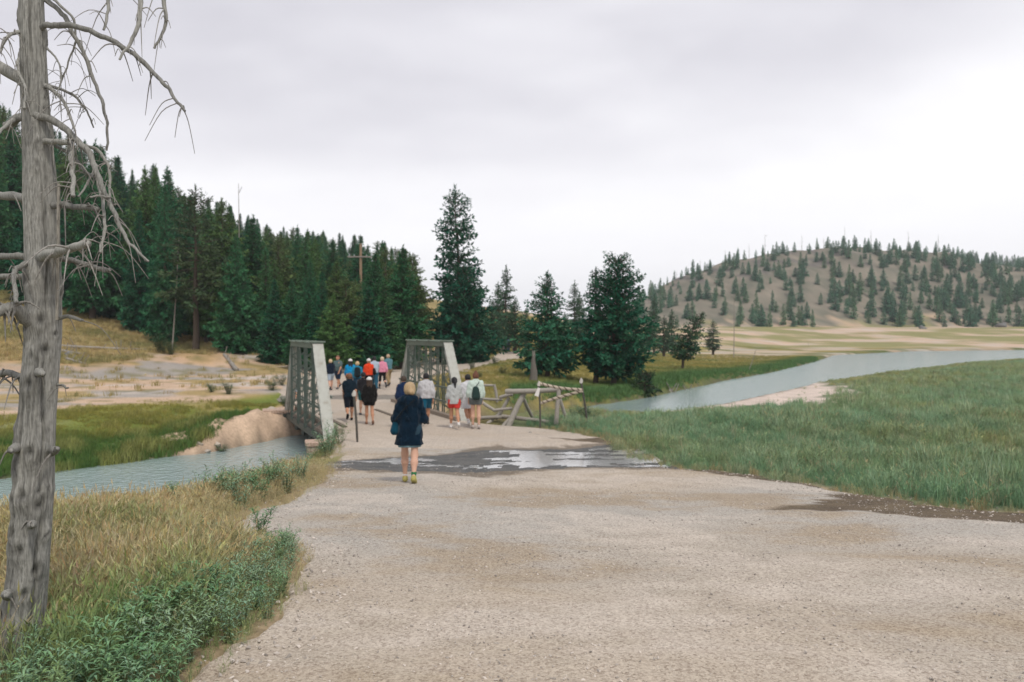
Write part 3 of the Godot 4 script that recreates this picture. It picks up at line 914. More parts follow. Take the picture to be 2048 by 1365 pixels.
# ------------------------------------------------------------------ living trees
func conifer(h: float, rad: float, o: Dictionary) -> Array:
	# [trunk, crown]: whorls of limbs, each carrying sprays of needles
	var base: float = o.get("base", 0.06) * h
	var tr := Tri.new()
	var bark := Color(0.12, 0.095, 0.075)
	var lean: Vector3 = o.get("lean", Vector3.ZERO)
	var spine := []
	for i in 7:
		var t := i / 6.0
		spine.append(Vector3(0.05 * sin(i * 2.1), h * 0.97 * t - (0.3 if i == 0 else 0.0), 0.05 * cos(i * 1.7)) + lean * t * t)
	var sp := curve(spine, 3)
	tr.tube(sp, taper(sp.size(), 0.020 * h + 0.05, 0.012, 0.8), 7, bark, 0.25, n_mid, 20.0)
	var cr := Tri.new()
	var gap: float = o.get("gap", 0.3)
	var y := base
	var tint: Color = o.get("tint", Color(0.030, 0.090, 0.052))
	var tri_n: int = o.get("tri", 7)
	var size: float = o.get("size", 0.42)
	var pw: float = o.get("power", 0.95)
	var ragged: float = o.get("ragged", 0.35)
	var lobe := rng.randf() * TAU
	while y < h * 0.985:
		var t := (y - base) / (h - base)
		var wide := rad * pow(1.0 - t, pw) * (0.35 + 0.65 * smoothstep(-0.08, 0.2, t)) + 0.12
		wide *= 1.0 + ragged * 0.8 * n_mid.get_noise_2d(y * 6.0 + lobe * 40.0, lobe * 10.0)
		var nb: int = clampi(int(wide * 3.4) + 3, 4, 9)
		var a0 := rng.randf() * TAU
		for b in nb:
			if rng.randf() < o.get("missing", 0.08): continue
			var az := a0 + TAU * b / nb + rng.randf_range(-0.35, 0.35)
			var l := wide * rng.randf_range(1.0 - ragged, 1.0 + ragged * 0.6)
			var rise: float = lerpf(o.get("droop", -0.35), 0.75, pow(t, 1.4)) + rng.randf_range(-0.18, 0.18)
			var dir := Vector3(cos(az), rise, sin(az)).normalized()
			var root := lean * pow(y / h, 2.0) + Vector3(0, y, 0)
			var tip := root + dir * l
			tr.beam(root, root.lerp(tip, 0.75), 0.035, 0.035, bark)
			var shade := rng.randf_range(0.72, 1.28)
			var warm := rng.randf_range(-0.012, 0.016)
			var col := Color(tint.r * shade * 1.2 + warm * 0.8, tint.g * shade * 1.2 + warm * 0.5, tint.b * shade * 1.15, 1.0)
			var m := maxi(2, int(l / (size * 0.55)))
			for k in m:
				var f := (k + 0.6) / m
				if f < o.get("bare", 0.18): continue
				var p := root.lerp(tip, f) + Vector3(0, -0.10 * l * sin(f * PI) * 0.5, 0)
				var c2 := col * rng.randf_range(0.85, 1.15)
				c2.a = 1.0
				for q in tri_n:
					var sd := Vector3(rng.randf_range(-1, 1), rng.randf_range(-0.75, 0.7), rng.randf_range(-1, 1))
					var dd := (dir * 0.55 + sd).normalized()
					var ln := size * rng.randf_range(0.65, 1.25) * (0.42 + 0.75 * (1.0 - t))
					var wv := dd.cross(Vector3(rng.randf_range(-1, 1), rng.randf_range(-1, 1), rng.randf_range(-1, 1))).normalized() * ln * 0.19
					var st := p + sd * 0.12 * size
					cr.face(st - wv * 0.5, st + dd * ln * 0.55 + wv, st + dd * ln, c2)
					cr.face(st - wv * 0.5, st + dd * ln, st + dd * ln * 0.55 - wv, c2)
		y += gap * rng.randf_range(0.7, 1.3) * (0.6 + 0.5 * (1.0 - t))
	for k in 10:   # the leading shoot
		var p := lean + Vector3(0, h * (0.955 + 0.006 * k), 0)
		for q in 3:
			var dd := Vector3(rng.randf_range(-1, 1), 1.3, rng.randf_range(-1, 1)).normalized()
			var wv := dd.cross(Vector3(rng.randf(), 0.2, rng.randf())).normalized() * 0.03
			cr.face(p - wv, p + dd * size * 0.7, p + wv, tint)
	return [tr.mesh(), cr.mesh(true)]

func tree_of(called: String, meshes: Array, label: String, at: Vector3, group := "") -> Node3D:
	var t := thing(called, label, "tree", at, 0.0, group)
	part("trunk", meshes[0], M.bark, t)
	part("crown", meshes[1], M.needles, t)
	return t

const SKYLINE := [[-200, 150], [0, 205], [60, 235], [140, 268], [220, 290], [250, 345], [285, 322], [335, 335], [365, 385], [440, 400], [490, 425], [540, 450], [590, 452], [660, 460], [720, 470], [770, 482], [830, 505], [850, 560]]

func skyline(u: float) -> float:
	for i in SKYLINE.size() - 1:
		if u < SKYLINE[i + 1][0]:
			return lerpf(SKYLINE[i][1], SKYLINE[i + 1][1], clampf((u - SKYLINE[i][0]) / float(SKYLINE[i + 1][0] - SKYLINE[i][0]), 0.0, 1.0))
	return 600.0

func build_trees():
	rng.seed = 101
	var kinds := []
	for k in 8:
		kinds.append(conifer(12.0, [2.5, 2.9, 2.2, 2.6, 3.1, 2.3, 1.6, 2.4][k], {"base": [0.05, 0.1, 0.04, 0.16, 0.06, 0.1, 0.12, 0.22][k], "droop": [-0.3, -0.15, -0.4, -0.1, -0.25, -0.3, -0.4, 0.0][k], "tint": [Color(0.030, 0.112, 0.054), Color(0.066, 0.140, 0.046), Color(0.020, 0.090, 0.048), Color(0.070, 0.128, 0.042), Color(0.036, 0.126, 0.058), Color(0.028, 0.104, 0.046), Color(0.044, 0.120, 0.050), Color(0.075, 0.120, 0.046)][k], "gap": [0.25, 0.27, 0.24, 0.3, 0.25, 0.26, 0.28, 0.36][k], "size": 0.38, "tri": 9, "missing": [0.06, 0.1, 0.05, 0.14, 0.08, 0.06, 0.12, 0.3][k], "power": [0.95, 0.85, 1.0, 0.8, 0.95, 0.9, 0.8, 0.55][k], "ragged": [0.35, 0.42, 0.3, 0.45, 0.38, 0.35, 0.4, 0.5][k]}))
	# those that stand in front, one by one: u of the trunk, v of the top, distance
	var front := [[330, 400, 70], [295, 335, 82], [275, 420, 74], [440, 400, 76], [465, 470, 66], [500, 432, 80], [530, 500, 67], [560, 470, 78], [590, 452, 88], [618, 520, 66], [640, 545, 56], [665, 480, 84], [695, 556, 58], [715, 470, 88], [745, 505, 66], [770, 492, 74], [800, 492, 61], [822, 508, 70], [612, 600, 58], [585, 560, 62], [665, 590, 52], [735, 575, 54], [770, 560, 58], [180, 330, 84], [130, 290, 88], [80, 250, 92], [150, 380, 80], [25, 240, 90], [-20, 300, 80], [60, 400, 82], [105, 340, 84], [205, 330, 98], [410, 470, 72], [360, 440, 76], [545, 560, 62], [490, 540, 66], [719, 548, 67], [708, 560, 64], [732, 552, 69]]
	var spots := []
	for f in front: spots.append([f[0], f[1], float(f[2])])
	var tries := 0
	while spots.size() < 262 and tries < 12000:
		tries += 1
		var d := rng.randf_range(74.0, 200.0)
		var u := rng.randf_range(-60.0, 835.0)
		if u > 203 and u < 262 and d < 104.0: continue
		var x := (u - 1024.0) / 1600.0 * d
		var v := skyline(u) + pow(rng.randf(), 1.8) * 70.0 + 2.0
		var top := EYE - (v - 668.0) / 1600.0 * d
		var h := top - ground_y(x, d)
		if h < 6.0 or h > 18.0: continue
		var ok := true
		for s in spots:
			var sx: float = (s[0] - 1024.0) / 1600.0 * s[2]
			if Vector2(sx - x, s[2] - d).length() < 2.3: ok = false
		if ok: spots.append([u, v, d])
	var protos := []
	for i in spots.size():
		var s: Array = spots[i]
		var d: float = s[2]
		var x: float = (s[0] - 1024.0) / 1600.0 * d
		var y := ground_y(x, d)
		var h: float = EYE - (s[1] - 668.0) / 1600.0 * d - y
		var k := rng.randi() % 8
		var o: Node3D
		if protos.size() < 8:
			k = protos.size()
			o = tree_of("pine_tree", kinds[k], "dark green pine packed among others in the hillside forest", Vector3.ZERO, "pines of the hillside forest")
			protos.append(o)
		else:
			o = copy_of(protos[k], "pine_tree")
		var sc := h / 12.0
		var wd := clampf(sc, 0.75, 1.15) * rng.randf_range(0.75, 1.35)
		o.position = Vector3(x, y - 0.05, -d)
		o.rotation.y = rng.randf() * TAU
		o.scale = Vector3(wd, sc, wd)
		o.rotation.x = rng.randf_range(-0.03, 0.03)
		o.rotation.z = rng.randf_range(-0.03, 0.03)
	# the single trees on the flat
	var tall := conifer(14.4, 2.25, {"base": 0.03, "gap": 0.52, "power": 0.34, "ragged": 0.30, "missing": 0.2, "droop": 0.0, "size": 0.5, "bare": 0.25, "tri": 9, "tint": Color(0.018, 0.080, 0.048), "lean": Vector3(-0.35, 0, 0)})
	tree_of("tall_pine", tall, "tallest pine, narrow with gaps between its upper branches, behind the bridge", plant(918, 65.0))
	var skirt := conifer(7.8, 3.0, {"base": 0.02, "gap": 0.26, "power": 0.6, "ragged": 0.3, "droop": -0.3, "size": 0.46, "tint": Color(0.016, 0.074, 0.045)})
	tree_of("spruce_tree", skirt, "broad dense spruce skirting the foot of the tallest pine", plant(928, 63.4))
	var mid := conifer(6.6, 2.25, {"base": 0.13, "gap": 0.2, "power": 0.8, "droop": -0.25, "size": 0.34, "ragged": 0.45, "tint": Color(0.026, 0.100, 0.058)})
	tree_of("cone_shaped_pine", mid, "cone-shaped bushy pine between the weathered stump and the round-topped pine", plant(1095, 50.0))
	var wide := conifer(8.1, 2.5, {"base": 0.10, "gap": 0.22, "power": 0.36, "droop": 0.0, "size": 0.36, "ragged": 0.32, "tint": Color(0.018, 0.082, 0.048), "lean": Vector3(0.3, 0, 0)})
	tree_of("round_topped_pine", wide, "broad round-topped pine with bare trunk foot standing near the river", plant(1228, 50.0))
	var twin := conifer(7.4, 0.95, {"base": 0.2, "gap": 0.24, "power": 0.5, "size": 0.3, "tint": Color(0.024, 0.088, 0.05), "missing": 0.2})
	tree_of("slender_pine", twin, "slender second pine rising beside the round-topped pine", plant(1192, 50.6))
	var leaner := conifer(4.9, 1.15, {"base": 0.26, "gap": 0.2, "power": 0.4, "size": 0.32, "ragged": 0.4, "tint": Color(0.028, 0.076, 0.042), "lean": Vector3(1.7, 0, 0)})
	tree_of("leaning_pine", leaner, "small pine on a leaning trunk alone in the yellow meadow", plant(1366, 70.0))
	var bush := conifer(1.1, 1.0, {"base": 0.03, "gap": 0.12, "power": 0.3, "size": 0.26, "ragged": 0.5, "tint": Color(0.024, 0.052, 0.03)})
	var bn := thing("juniper_bush", "low dark juniper bush beside the round-topped pine", "bush", plant(1292, 48.5))
	part("stem", bush[0], M.bark, bn)
	part("crown", bush[1], M.needles, bn)
	# thinner trees further back across the flat
	var thin := conifer(9.5, 1.35, {"base": 0.18, "gap": 0.33, "power": 0.55, "missing": 0.3, "size": 0.42, "tint": Color(0.045, 0.10, 0.06)})
	var first := tree_of("thin_pine", thin, "thin pale-green pine on the flat behind the single trees", Vector3.ZERO, "thin pines on the flat")
	var k := 0
	for s in [[1012, 532, 86], [996, 565, 90], [1030, 600, 80], [1150, 562, 100], [1160, 585, 108], [985, 620, 76], [1310, 590, 130], [1345, 620, 125], [1300, 640, 120], [1428, 640, 130], [1052, 618, 92], [1130, 625, 95], [1275, 600, 140], [1330, 632, 112]]:
		var o := first if k == 0 else copy_of(first, "thin_pine")
		k += 1
		var d: float = s[2]
		var x: float = (s[0] - 1024.0) / 1600.0 * d
		var y := ground_y(x, d)
		var h: float = EYE - (s[1] - 668.0) / 1600.0 * d - y
		o.position = Vector3(x, y - 0.05, -d)
		o.scale = Vector3(1, h / 9.5, 1) if h > 5.0 else Vector3(0.8, h / 9.5, 0.8)
		o.rotation.y = rng.randf() * TAU
	# the dying pine at the forest's edge, its trunk showing
	var dying := conifer(13.6, 2.6, {"base": 0.3, "gap": 0.34, "power": 0.5, "missing": 0.3, "ragged": 0.45, "size": 0.44, "bare": 0.35, "tint": Color(0.045, 0.075, 0.038)})
	tree_of("gaunt_pine", dying, "gaunt tall pine with a tufted top at the forest edge", plant(388, 66.0))

func plant(u: float, d: float) -> Vector3:
	var x := (u - 1024.0) / 1600.0 * d
	return Vector3(x, ground_y(x, d) - 0.05, -d)

func build_hill_trees():
	rng.seed = 202
	var kinds := []
	for k in 5:
		kinds.append(conifer(8.0, [1.7, 1.35, 2.0, 1.5, 1.2][k], {"base": 0.05, "gap": 0.55, "tri": 4, "size": 0.8, "ragged": 0.4, "missing": 0.1, "bare": 0.1, "tint": [Color(0.06, 0.155, 0.095), Color(0.08, 0.172, 0.095), Color(0.05, 0.14, 0.088), Color(0.09, 0.178, 0.098), Color(0.06, 0.15, 0.094)][k]}))  # distance haze partly put into the tints, lighter than needles close by
	var protos := []
	var count := 0
	var tries := 0
	var placed := []
	while count < 300 and tries < 40000:
		tries += 1
		var d := rng.randf_range(286.0, 398.0)
		var u := rng.randf_range(1270.0, 2090.0)
		var x := (u - 1024.0) / 1600.0 * d
		# open slope with drifts of trees, thicker low on the far flank and along the top
		var p := 0.3 + 0.75 * n_big.get_noise_2d(x * 4.0, d * 5.0)
		p += 0.55 * smoothstep(1640.0, 1800.0, u) * (1.0 - smoothstep(330.0, 380.0, d))
		p += 0.2 * (1.0 - smoothstep(1300.0, 1420.0, u)) + 0.2 * smoothstep(1400.0, 1480.0, u) * (1.0 - smoothstep(1600.0, 1660.0, u))
		if d > 384.0: p -= 0.1
		if d < 300.0: p -= 0.25
		if rng.randf() > p: continue
		var near := false
		for q in placed:
			if Vector2(q.x - x, q.y - d).length() < 2.2: near = true
		if near: continue
		placed.append(Vector2(x, d))
		var k := rng.randi() % 5
		var o: Node3D
		if protos.size() < 5:
			k = protos.size()
			o = tree_of("hillside_pine", kinds[k], "small pine scattered over the bare hill across the river", Vector3.ZERO, "pines scattered over the bare hill")
			protos.append(o)
		else:
			o = copy_of(protos[k], "hillside_pine")
		var h := rng.randf_range(3.6, 8.6) / 8.0
		var w := rng.randf_range(0.85, 1.3) * sqrt(h)
		if d > 372.0:
			w *= 0.6; h *= 0.75
		o.position = Vector3(x, ground_y(x, d) - 0.2, -d)
		o.rotation.y = rng.randf() * TAU
		o.scale = Vector3(w, h, w)
		count += 1
	# more of them than can be told apart singly
	var more := []
	var mc := []
	tries = 0
	while more.size() < 330 and tries < 40000:
		tries += 1
		var d := rng.randf_range(298.0, 396.0)
		var x := rng.randf_range(60.0, 265.0)
		var p := 0.2 + 0.9 * n_big.get_noise_2d(x * 4.0 + 70.0, d * 5.0) + 0.3 * smoothstep(150.0, 190.0, x)
		if rng.randf() > p: continue
		var s := rng.randf_range(0.35, 0.75)
		more.append(Transform3D(Basis(Vector3.UP, rng.randf() * TAU).scaled(Vector3(s * 1.15, s, s * 1.15)), Vector3(x, ground_y(x, d) - 0.15, -d)))
		var g := rng.randf_range(0.75, 1.25)
		mc.append(Color(g, g, g))
	tag(scatter("young_hill_pines", kinds[0][1].duplicate(), M.needles, more, mc), "young pine growth thinly covering the bare hill", "undergrowth", "", "stuff")
	# the forest on the far ridge reads as one mass
	var xf := []
	var cs := []
	for i in 1500:
		var x := rng.randf_range(250.0, 620.0)
		var d := rng.randf_range(600.0, 770.0)
		var s := rng.randf_range(0.9, 1.7)
		xf.append(Transform3D(Basis(Vector3.UP, rng.randf() * TAU).scaled(Vector3(s, s, s)), Vector3(x, land(x, d) - 0.2, -d)))
		var g := rng.randf_range(0.7, 1.2)
		cs.append(Color(g, g, g))
	var mm := scatter("far_forest", kinds[1][1].duplicate(), M.needles, xf, cs)
	tag(mm, "dense forest covering the distant ridge behind the hill", "forest", "", "stuff")

# ------------------------------------------------------------------ the dead tree beside the trail
func build_dead_tree():
	rng.seed = 303
	var D := 4.6
	var foot := spot(36, 1330, D)
	foot.y = ground_y(foot.x, D) - 0.05
	var root := thing("dead_tree", "bare grey dead pine trunk with drooping broken branches beside the trail", "tree", foot)
	var off := -foot
	var cents := [[28, 1400, 50], [34, 1300, 46], [42, 1200, 43.5], [52, 1100, 42], [60, 1000, 39.5], [65, 900, 39], [71, 800, 38.5], [79, 700, 38], [82, 640, 37.5], [81, 500, 36], [78, 400, 35.5], [73, 300, 31], [69, 220, 29], [64, 100, 26.5], [61, 0, 25], [58, -150, 22], [60, -350, 18], [56, -600, 13], [60, -850, 7], [62, -1000, 3]]
	var tp := []
	for c in cents: tp.append(spot(c[0], c[1], D) + off)
	var sp := curve(tp, 14)
	var fibre := FastNoiseLite.new()
	fibre.seed = 77; fibre.frequency = 1.0; fibre.fractal_octaves = 4; fibre.noise_type = FastNoiseLite.TYPE_SIMPLEX_SMOOTH
	var tr := Tri.new()
	var sides := 96
	var m := sp.size()
	var knots := []   # swellings on the trunk: height fraction along the spine, angle, size
	for k in 60: knots.append([rng.randf() * 0.72, rng.randf() * TAU, rng.randf_range(0.012, 0.026)])
	for kk in [[1000, 2.1], [1095, 1.5], [1060, 2.0], [900, 1.3], [870, 2.7], [765, 1.6], [640, 1.2], [1225, 2.2], [1010, 0.8], [1180, 1.1], [1135, 0.7], [985, 1.55], [700, 0.9], [560, 1.9], [935, 2.3], [1260, 1.5]]:
		knots.append([0.0, kk[1], 0.036, EYE - (kk[0] - 668.0) / 1600.0 * D - foot.y])
	for i in m:
		var ci := mini(i / 14, cents.size() - 2)
		var f := (i - ci * 14) / 14.0
		var rad := lerpf(cents[ci][2], cents[ci + 1][2], f) / 1600.0 * D * 0.88
		for k in sides:
			var an := TAU * k / sides
			var dir := Vector3(cos(an), 0, sin(an))
			var p := sp[i]
			var g := fibre.get_noise_3d(cos(an + p.y * 0.22) * 6.5, p.y * 1.1, sin(an + p.y * 0.22) * 6.5)
			var big := fibre.get_noise_3d(cos(an) * 0.9, p.y * 1.6, sin(an) * 0.9 + 9.0)
			var rr := rad * (1.0 + 0.05 * g + 0.05 * big)
			# long drying cracks
			for q in 5:
				var ca := fposmod(an - (q * 1.31 + 0.55 + 0.16 * p.y + 0.3 * fibre.get_noise_2d(p.y * 1.4, q * 7.0)), TAU)
				ca = minf(ca, TAU - ca)
				var openness := smoothstep(-0.12, 0.25, fibre.get_noise_2d(p.y * 0.7 + 31.0, q * 13.0))
				if ca < 0.085: rr -= rad * 0.34 * openness * (1.0 - ca / 0.085)
			var dim := 1.0   # the dark heart of a knot
			for kn in knots:
				var ky: float = kn[3] if kn.size() > 3 else kn[0] * 8.0
				var dy: float = (p.y - ky) / (kn[2] * 1.9)
				if absf(dy) < 2.0:
					var da := fposmod(an - kn[1], TAU)
					da = minf(da, TAU - da) * rad / kn[2]
					var q2: float = da * da * 0.5 + dy * dy
					if q2 < 5.0:
						rr += kn[2] * 0.9 * (exp(-q2) - 1.1 * exp(-q2 * 6.0))
						dim = minf(dim, 1.0 - 0.6 * exp(-q2 * 7.0))
			var gv := (0.29 + 0.15 * g + 0.09 * big) * dim
			tr.add(p + dir * rr, dir, Color(gv * 1.0, gv * 1.0, gv * 0.93))
	for i in m - 1:
		for k in sides:
			var a := i * sides + k
			var b := i * sides + (k + 1) % sides
			tr.tri(a, b, a + sides); tr.tri(b, b + sides, a + sides)
	renormal(tr)
	part("trunk", tr.mesh(), M.dead_wood, root)
	# limbs: [dz nearer(+)/farther(-) at the tip, radius px at root, at tip, points]
	var limbs := [
		[0.25, 9, 3.5, [[70, 58], [95, 52], [130, 50], [180, 62], [230, 85], [275, 117], [310, 150], [335, 175], [350, 198], [368, 221]]],
		[-0.2, 8, 3, [[66, -25], [95, 4], [128, 32], [148, 72], [172, 122], [190, 172], [206, 215], [214, 255], [211, 300]]],
		[0.15, 7, 2.5, [[78, 165], [100, 178], [122, 200], [135, 228], [148, 262]]],
		[-0.15, 5, 2, [[78, 170], [110, 172], [145, 190], [172, 222], [186, 255]]],
		[0.3, 12, 3, [[8, 252], [35, 236], [62, 231], [98, 238], [130, 258], [160, 288], [182, 318], [193, 350], [212, 395], [232, 440], [246, 472], [268, 496], [292, 524]]],
		[0.35, 7, 2, [[30, 236], [12, 250], [-12, 272]]],
		[0.3, 8, 5, [[138, 268], [139, 300], [142, 345], [145, 392]]],
		[0.3, 5, 3.5, [[190, 350], [198, 385], [205, 425], [204, 462], [194, 505]]],
		[0.3, 5, 2.5, [[168, 290], [195, 303], [210, 325], [217, 350], [215, 390], [200, 392], [178, 393]]],
		[0.2, 4, 2, [[190, 336], [172, 365], [152, 393]]],
		[0.15, 9, 7, [[74, 288], [98, 281], [135, 285]]],
		[0.1, 5, 3, [[110, 292], [135, 308], [160, 335], [185, 355]]],
		[0.15, 10, 7, [[82, 408], [112, 410], [150, 412], [192, 420]]],
		[0.45, 15, 9, [[62, 518], [85, 512], [118, 502], [145, 494], [171, 489]]],
		[0.45, 8, 5, [[70, 518], [45, 528], [26, 538], [22, 560], [26, 606]]],
		[0.15, 8, 6, [[96, 520], [125, 519], [160, 525], [185, 535], [214, 541]]],
		[-0.2, 12, 12, [[60, 398], [25, 392], [-25, 386]]],
		[-0.2, 9, 9, [[62, 514], [25, 512], [-25, 513]]],
		[-0.1, 8, 8, [[62, 552], [25, 554], [-25, 552]]],
		[0.3, 19, 13, [[88, 646], [62, 648], [45, 636], [25, 616], [2, 618], [-28, 634]]],
		[0.0, 10, 9, [[58, 762], [34, 752], [10, 746], [-25, 745]]],
		[0.1, 4, 2.5, [[110, 770], [122, 772], [130, 776]]],
		[0.0, 15, 16, [[50, 170], [22, 148], [-30, 118]]],
		[0.2, 6, 3, [[52, 70], [32, 62], [14, 78], [-4, 108]]],
		[0.2, 5, 3, [[40, 98], [34, 130], [46, 175], [44, 215]]],
		[0.1, 8, 3, [[62, -300], [130, -200], [200, -90], [214, -20], [215, 28], [206, 57]]],
		[0.2, 10, 3, [[60, -380], [160, -260], [260, -110], [279, -10], [275, 50], [256, 90], [238, 118]]],
		[0.0, 10, 3, [[58, -420], [190, -330], [310, -160], [327, -10], [330, 45], [308, 97]]],
		[-0.3, 8, 3, [[56, -520], [-60, -430], [-160, -300]]],
		[-0.3, 8, 3, [[58, -640], [140, -560], [220, -430]]],
		[0.1, 7, 4, [[100, 640], [130, 634], [160, 642]]],
		[0.2, 20, 9, [[40, 895], [26, 899], [16, 904]]],
		[0.2, 20, 9, [[25, 1185], [10, 1192], [0, 1196]]],
		[0.22, 16, 7, [[58, 1046], [57, 1052], [56, 1056]]],
		[0.22, 16, 7, [[75, 743], [76, 747], [77, 750]]],
		[0.15, 14, 6, [[94, 905], [103, 902], [109, 900]]],
		[-0.15, 4, 2, [[92, -10], [140, 30], [150, 70], [140, 110], [118, 165]]],
		[0.2, 3, 1.5, [[92, 95], [112, 120], [118, 160], [108, 195]]],
	]
	for L in limbs:
		var pts := []
		var q: Array = L[3]
		for i in q.size():
			var f := i / float(q.size() - 1)
			var p := spot(q[i][0], q[i][1], D - L[0] * f) + off
			pts.append(p)
		var c := curve(pts, 5)
		for i in range(1, c.size()):
			c[i] += Vector3(fibre.get_noise_3dv(c[i] * 9.0), fibre.get_noise_3dv(c[i] * 9.0 + Vector3(40, 0, 0)), fibre.get_noise_3dv(c[i] * 9.0 + Vector3(0, 40, 0))) * 0.014
		var bt := Tri.new()
		var g := rng.randf_range(0.24, 0.36)
		var rads := PackedFloat32Array()
		for i in c.size(): rads.append(lerpf(L[1], L[2], i / float(c.size() - 1)) * 0.74 / 1600.0 * D * (1.0 + 0.18 * fibre.get_noise_3dv(c[i] * 14.0)))
		bt.tube(c, rads, 9, Color(g, g, g * 0.93), 0.16, fibre, 30.0)
		var bough := part("branch", bt.mesh(), M.dead_wood, root)
		bt = Tri.new()
		# twigs and spur stubs along the outer half
		var nt := 2 if c.size() < 14 else 13
		for k in nt:
			var i := rng.randi_range(c.size() / 3, c.size() - 2)
			var dir := Vector3(rng.randf_range(-1, 1), rng.randf_range(-1.4, 0.3), rng.randf_range(-1, 1)).normalized()
			var ln := 0.03 + 0.25 * pow(rng.randf(), 1.6)
			var a: Vector3 = c[i]
			var tw := curve([a, a + dir * ln * 0.5 + Vector3(0, 0.02, 0), a + dir * ln + Vector3(0, -0.25 * ln, 0)], 4)
			bt.tube(tw, taper(tw.size(), rads[i] * 0.4, 0.0015), 5, Color(g, g * 0.97, g * 0.9))
		part("twig", bt.mesh(), M.dead_wood, bough)
	# the split sliver that stands off the trunk
	var sl := Tri.new()
	sl.beam(spot(113, 440, D - 0.08) + off, spot(114, 366, D - 0.1) + off, 0.014, 0.01, Color(0.36, 0.34, 0.3))
	sl.beam(spot(109, 640, D - 0.08) + off, spot(113, 440, D - 0.09) + off, 0.012, 0.01, Color(0.35, 0.33, 0.29))
	part("splinter", sl.mesh(), M.dead_wood, root)

func renormal(tr: Tri):
	var n := PackedVector3Array()
	n.resize(tr.v.size())
	for i in range(0, tr.ix.size(), 3):
		var a := tr.v[tr.ix[i]]
		var q := (tr.v[tr.ix[i + 2]] - a).cross(tr.v[tr.ix[i + 1]] - a)
		for k in 3: n[tr.ix[i + k]] += q
	for i in n.size(): n[i] = n[i].normalized()
	tr.n = n

# ------------------------------------------------------------------ grass
func tuft(n: int, h: float, spread: float, width: float, heads := false) -> ArrayMesh:
	var tr := Tri.new()
	for k in n:
		var an := rng.randf() * TAU
		var b := Vector3(cos(an), 0, sin(an)) * rng.randf() * spread
		var dir := Vector3(rng.randf_range(-1, 1), 0, rng.randf_range(-1, 1)) * rng.randf_range(0.15, 0.65)
		var hh := h * rng.randf_range(0.5, 1.1)
		var w := Vector3(cos(an + 1.3), 0, sin(an + 1.3)) * width
		var m := b + dir * hh * 0.35 + Vector3(0, hh * 0.6, 0)
		var t := b + dir * hh + Vector3(0, hh * (1.0 - 0.25 * dir.length()), 0)
		var g := rng.randf_range(0.75, 1.2)
		var c := Color(g, g * rng.randf_range(0.95, 1.05), g * rng.randf_range(0.85, 1.05))
		tr.face(b - w, m - w * 0.7, b + w, c); tr.face(b + w, m - w * 0.7, m + w * 0.7, c)
		tr.face(m - w * 0.7, t, m + w * 0.7, c)
		if heads and k % 2 == 0:
			var hd := Color(c.r * 1.25, c.g * 1.05, c.b * 0.95)
			var ax := (t - m).normalized()
			for q in 3:
				var p := t - ax * 0.02 * q
				var sd := Vector3(rng.randf_range(-1, 1), 0.5, rng.randf_range(-1, 1)).normalized() * 0.018
				tr.face(p, p + ax * 0.05 + sd, p + sd * 0.8, hd)
	return tr.mesh(true)

func grass_field(called: String, label: String, meshes: Array, count: int, where: Callable):
	# where(rng) gives [x, d, size, colour] or nothing; one MultiMesh per blade shape under one node
	var xf := []
	var cs := []
	for m in meshes:
		xf.append([]); cs.append([])
	var got := 0
	var tries := 0
	while got < count and tries < count * 8:
		tries += 1
		var a: Array = where.call()
		if a.is_empty(): continue
		var k := rng.randi() % meshes.size()
		var s: float = a[2]
		var b := Basis(Vector3.UP, rng.randf() * TAU).rotated(Vector3(rng.randf_range(-1, 1), 0, rng.randf_range(-1, 1)).normalized(), rng.randf() * 0.2)
		xf[k].append(Transform3D(b.scaled(Vector3(s, s * rng.randf_range(0.8, 1.15), s)), Vector3(a[0], ground_y(a[0], a[1]) - 0.02, -a[1])))
		cs[k].append(a[3])
		got += 1
	var root := Node3D.new()
	root.name = numbered(called)
	add_child(root)
	tag(root, label, "grass", "", "stuff")
	for k in meshes.size():
		if xf[k].is_empty(): continue
		var mm := scatter("blades", meshes[k], M.blades, xf[k], cs[k])
		remove_child(mm)
		mm.name = "blades"
		tag(mm, "", "", "", "stuff")
		root.add_child(mm, true)

func shade(c: Color, by: float) -> Color:
	var g := 1.0 + rng.randf_range(-by, by)
	return Color(c.r * g * (1.0 + rng.randf_range(-0.06, 0.06)), c.g * g, c.b * g * (1.0 + rng.randf_range(-0.08, 0.08)))

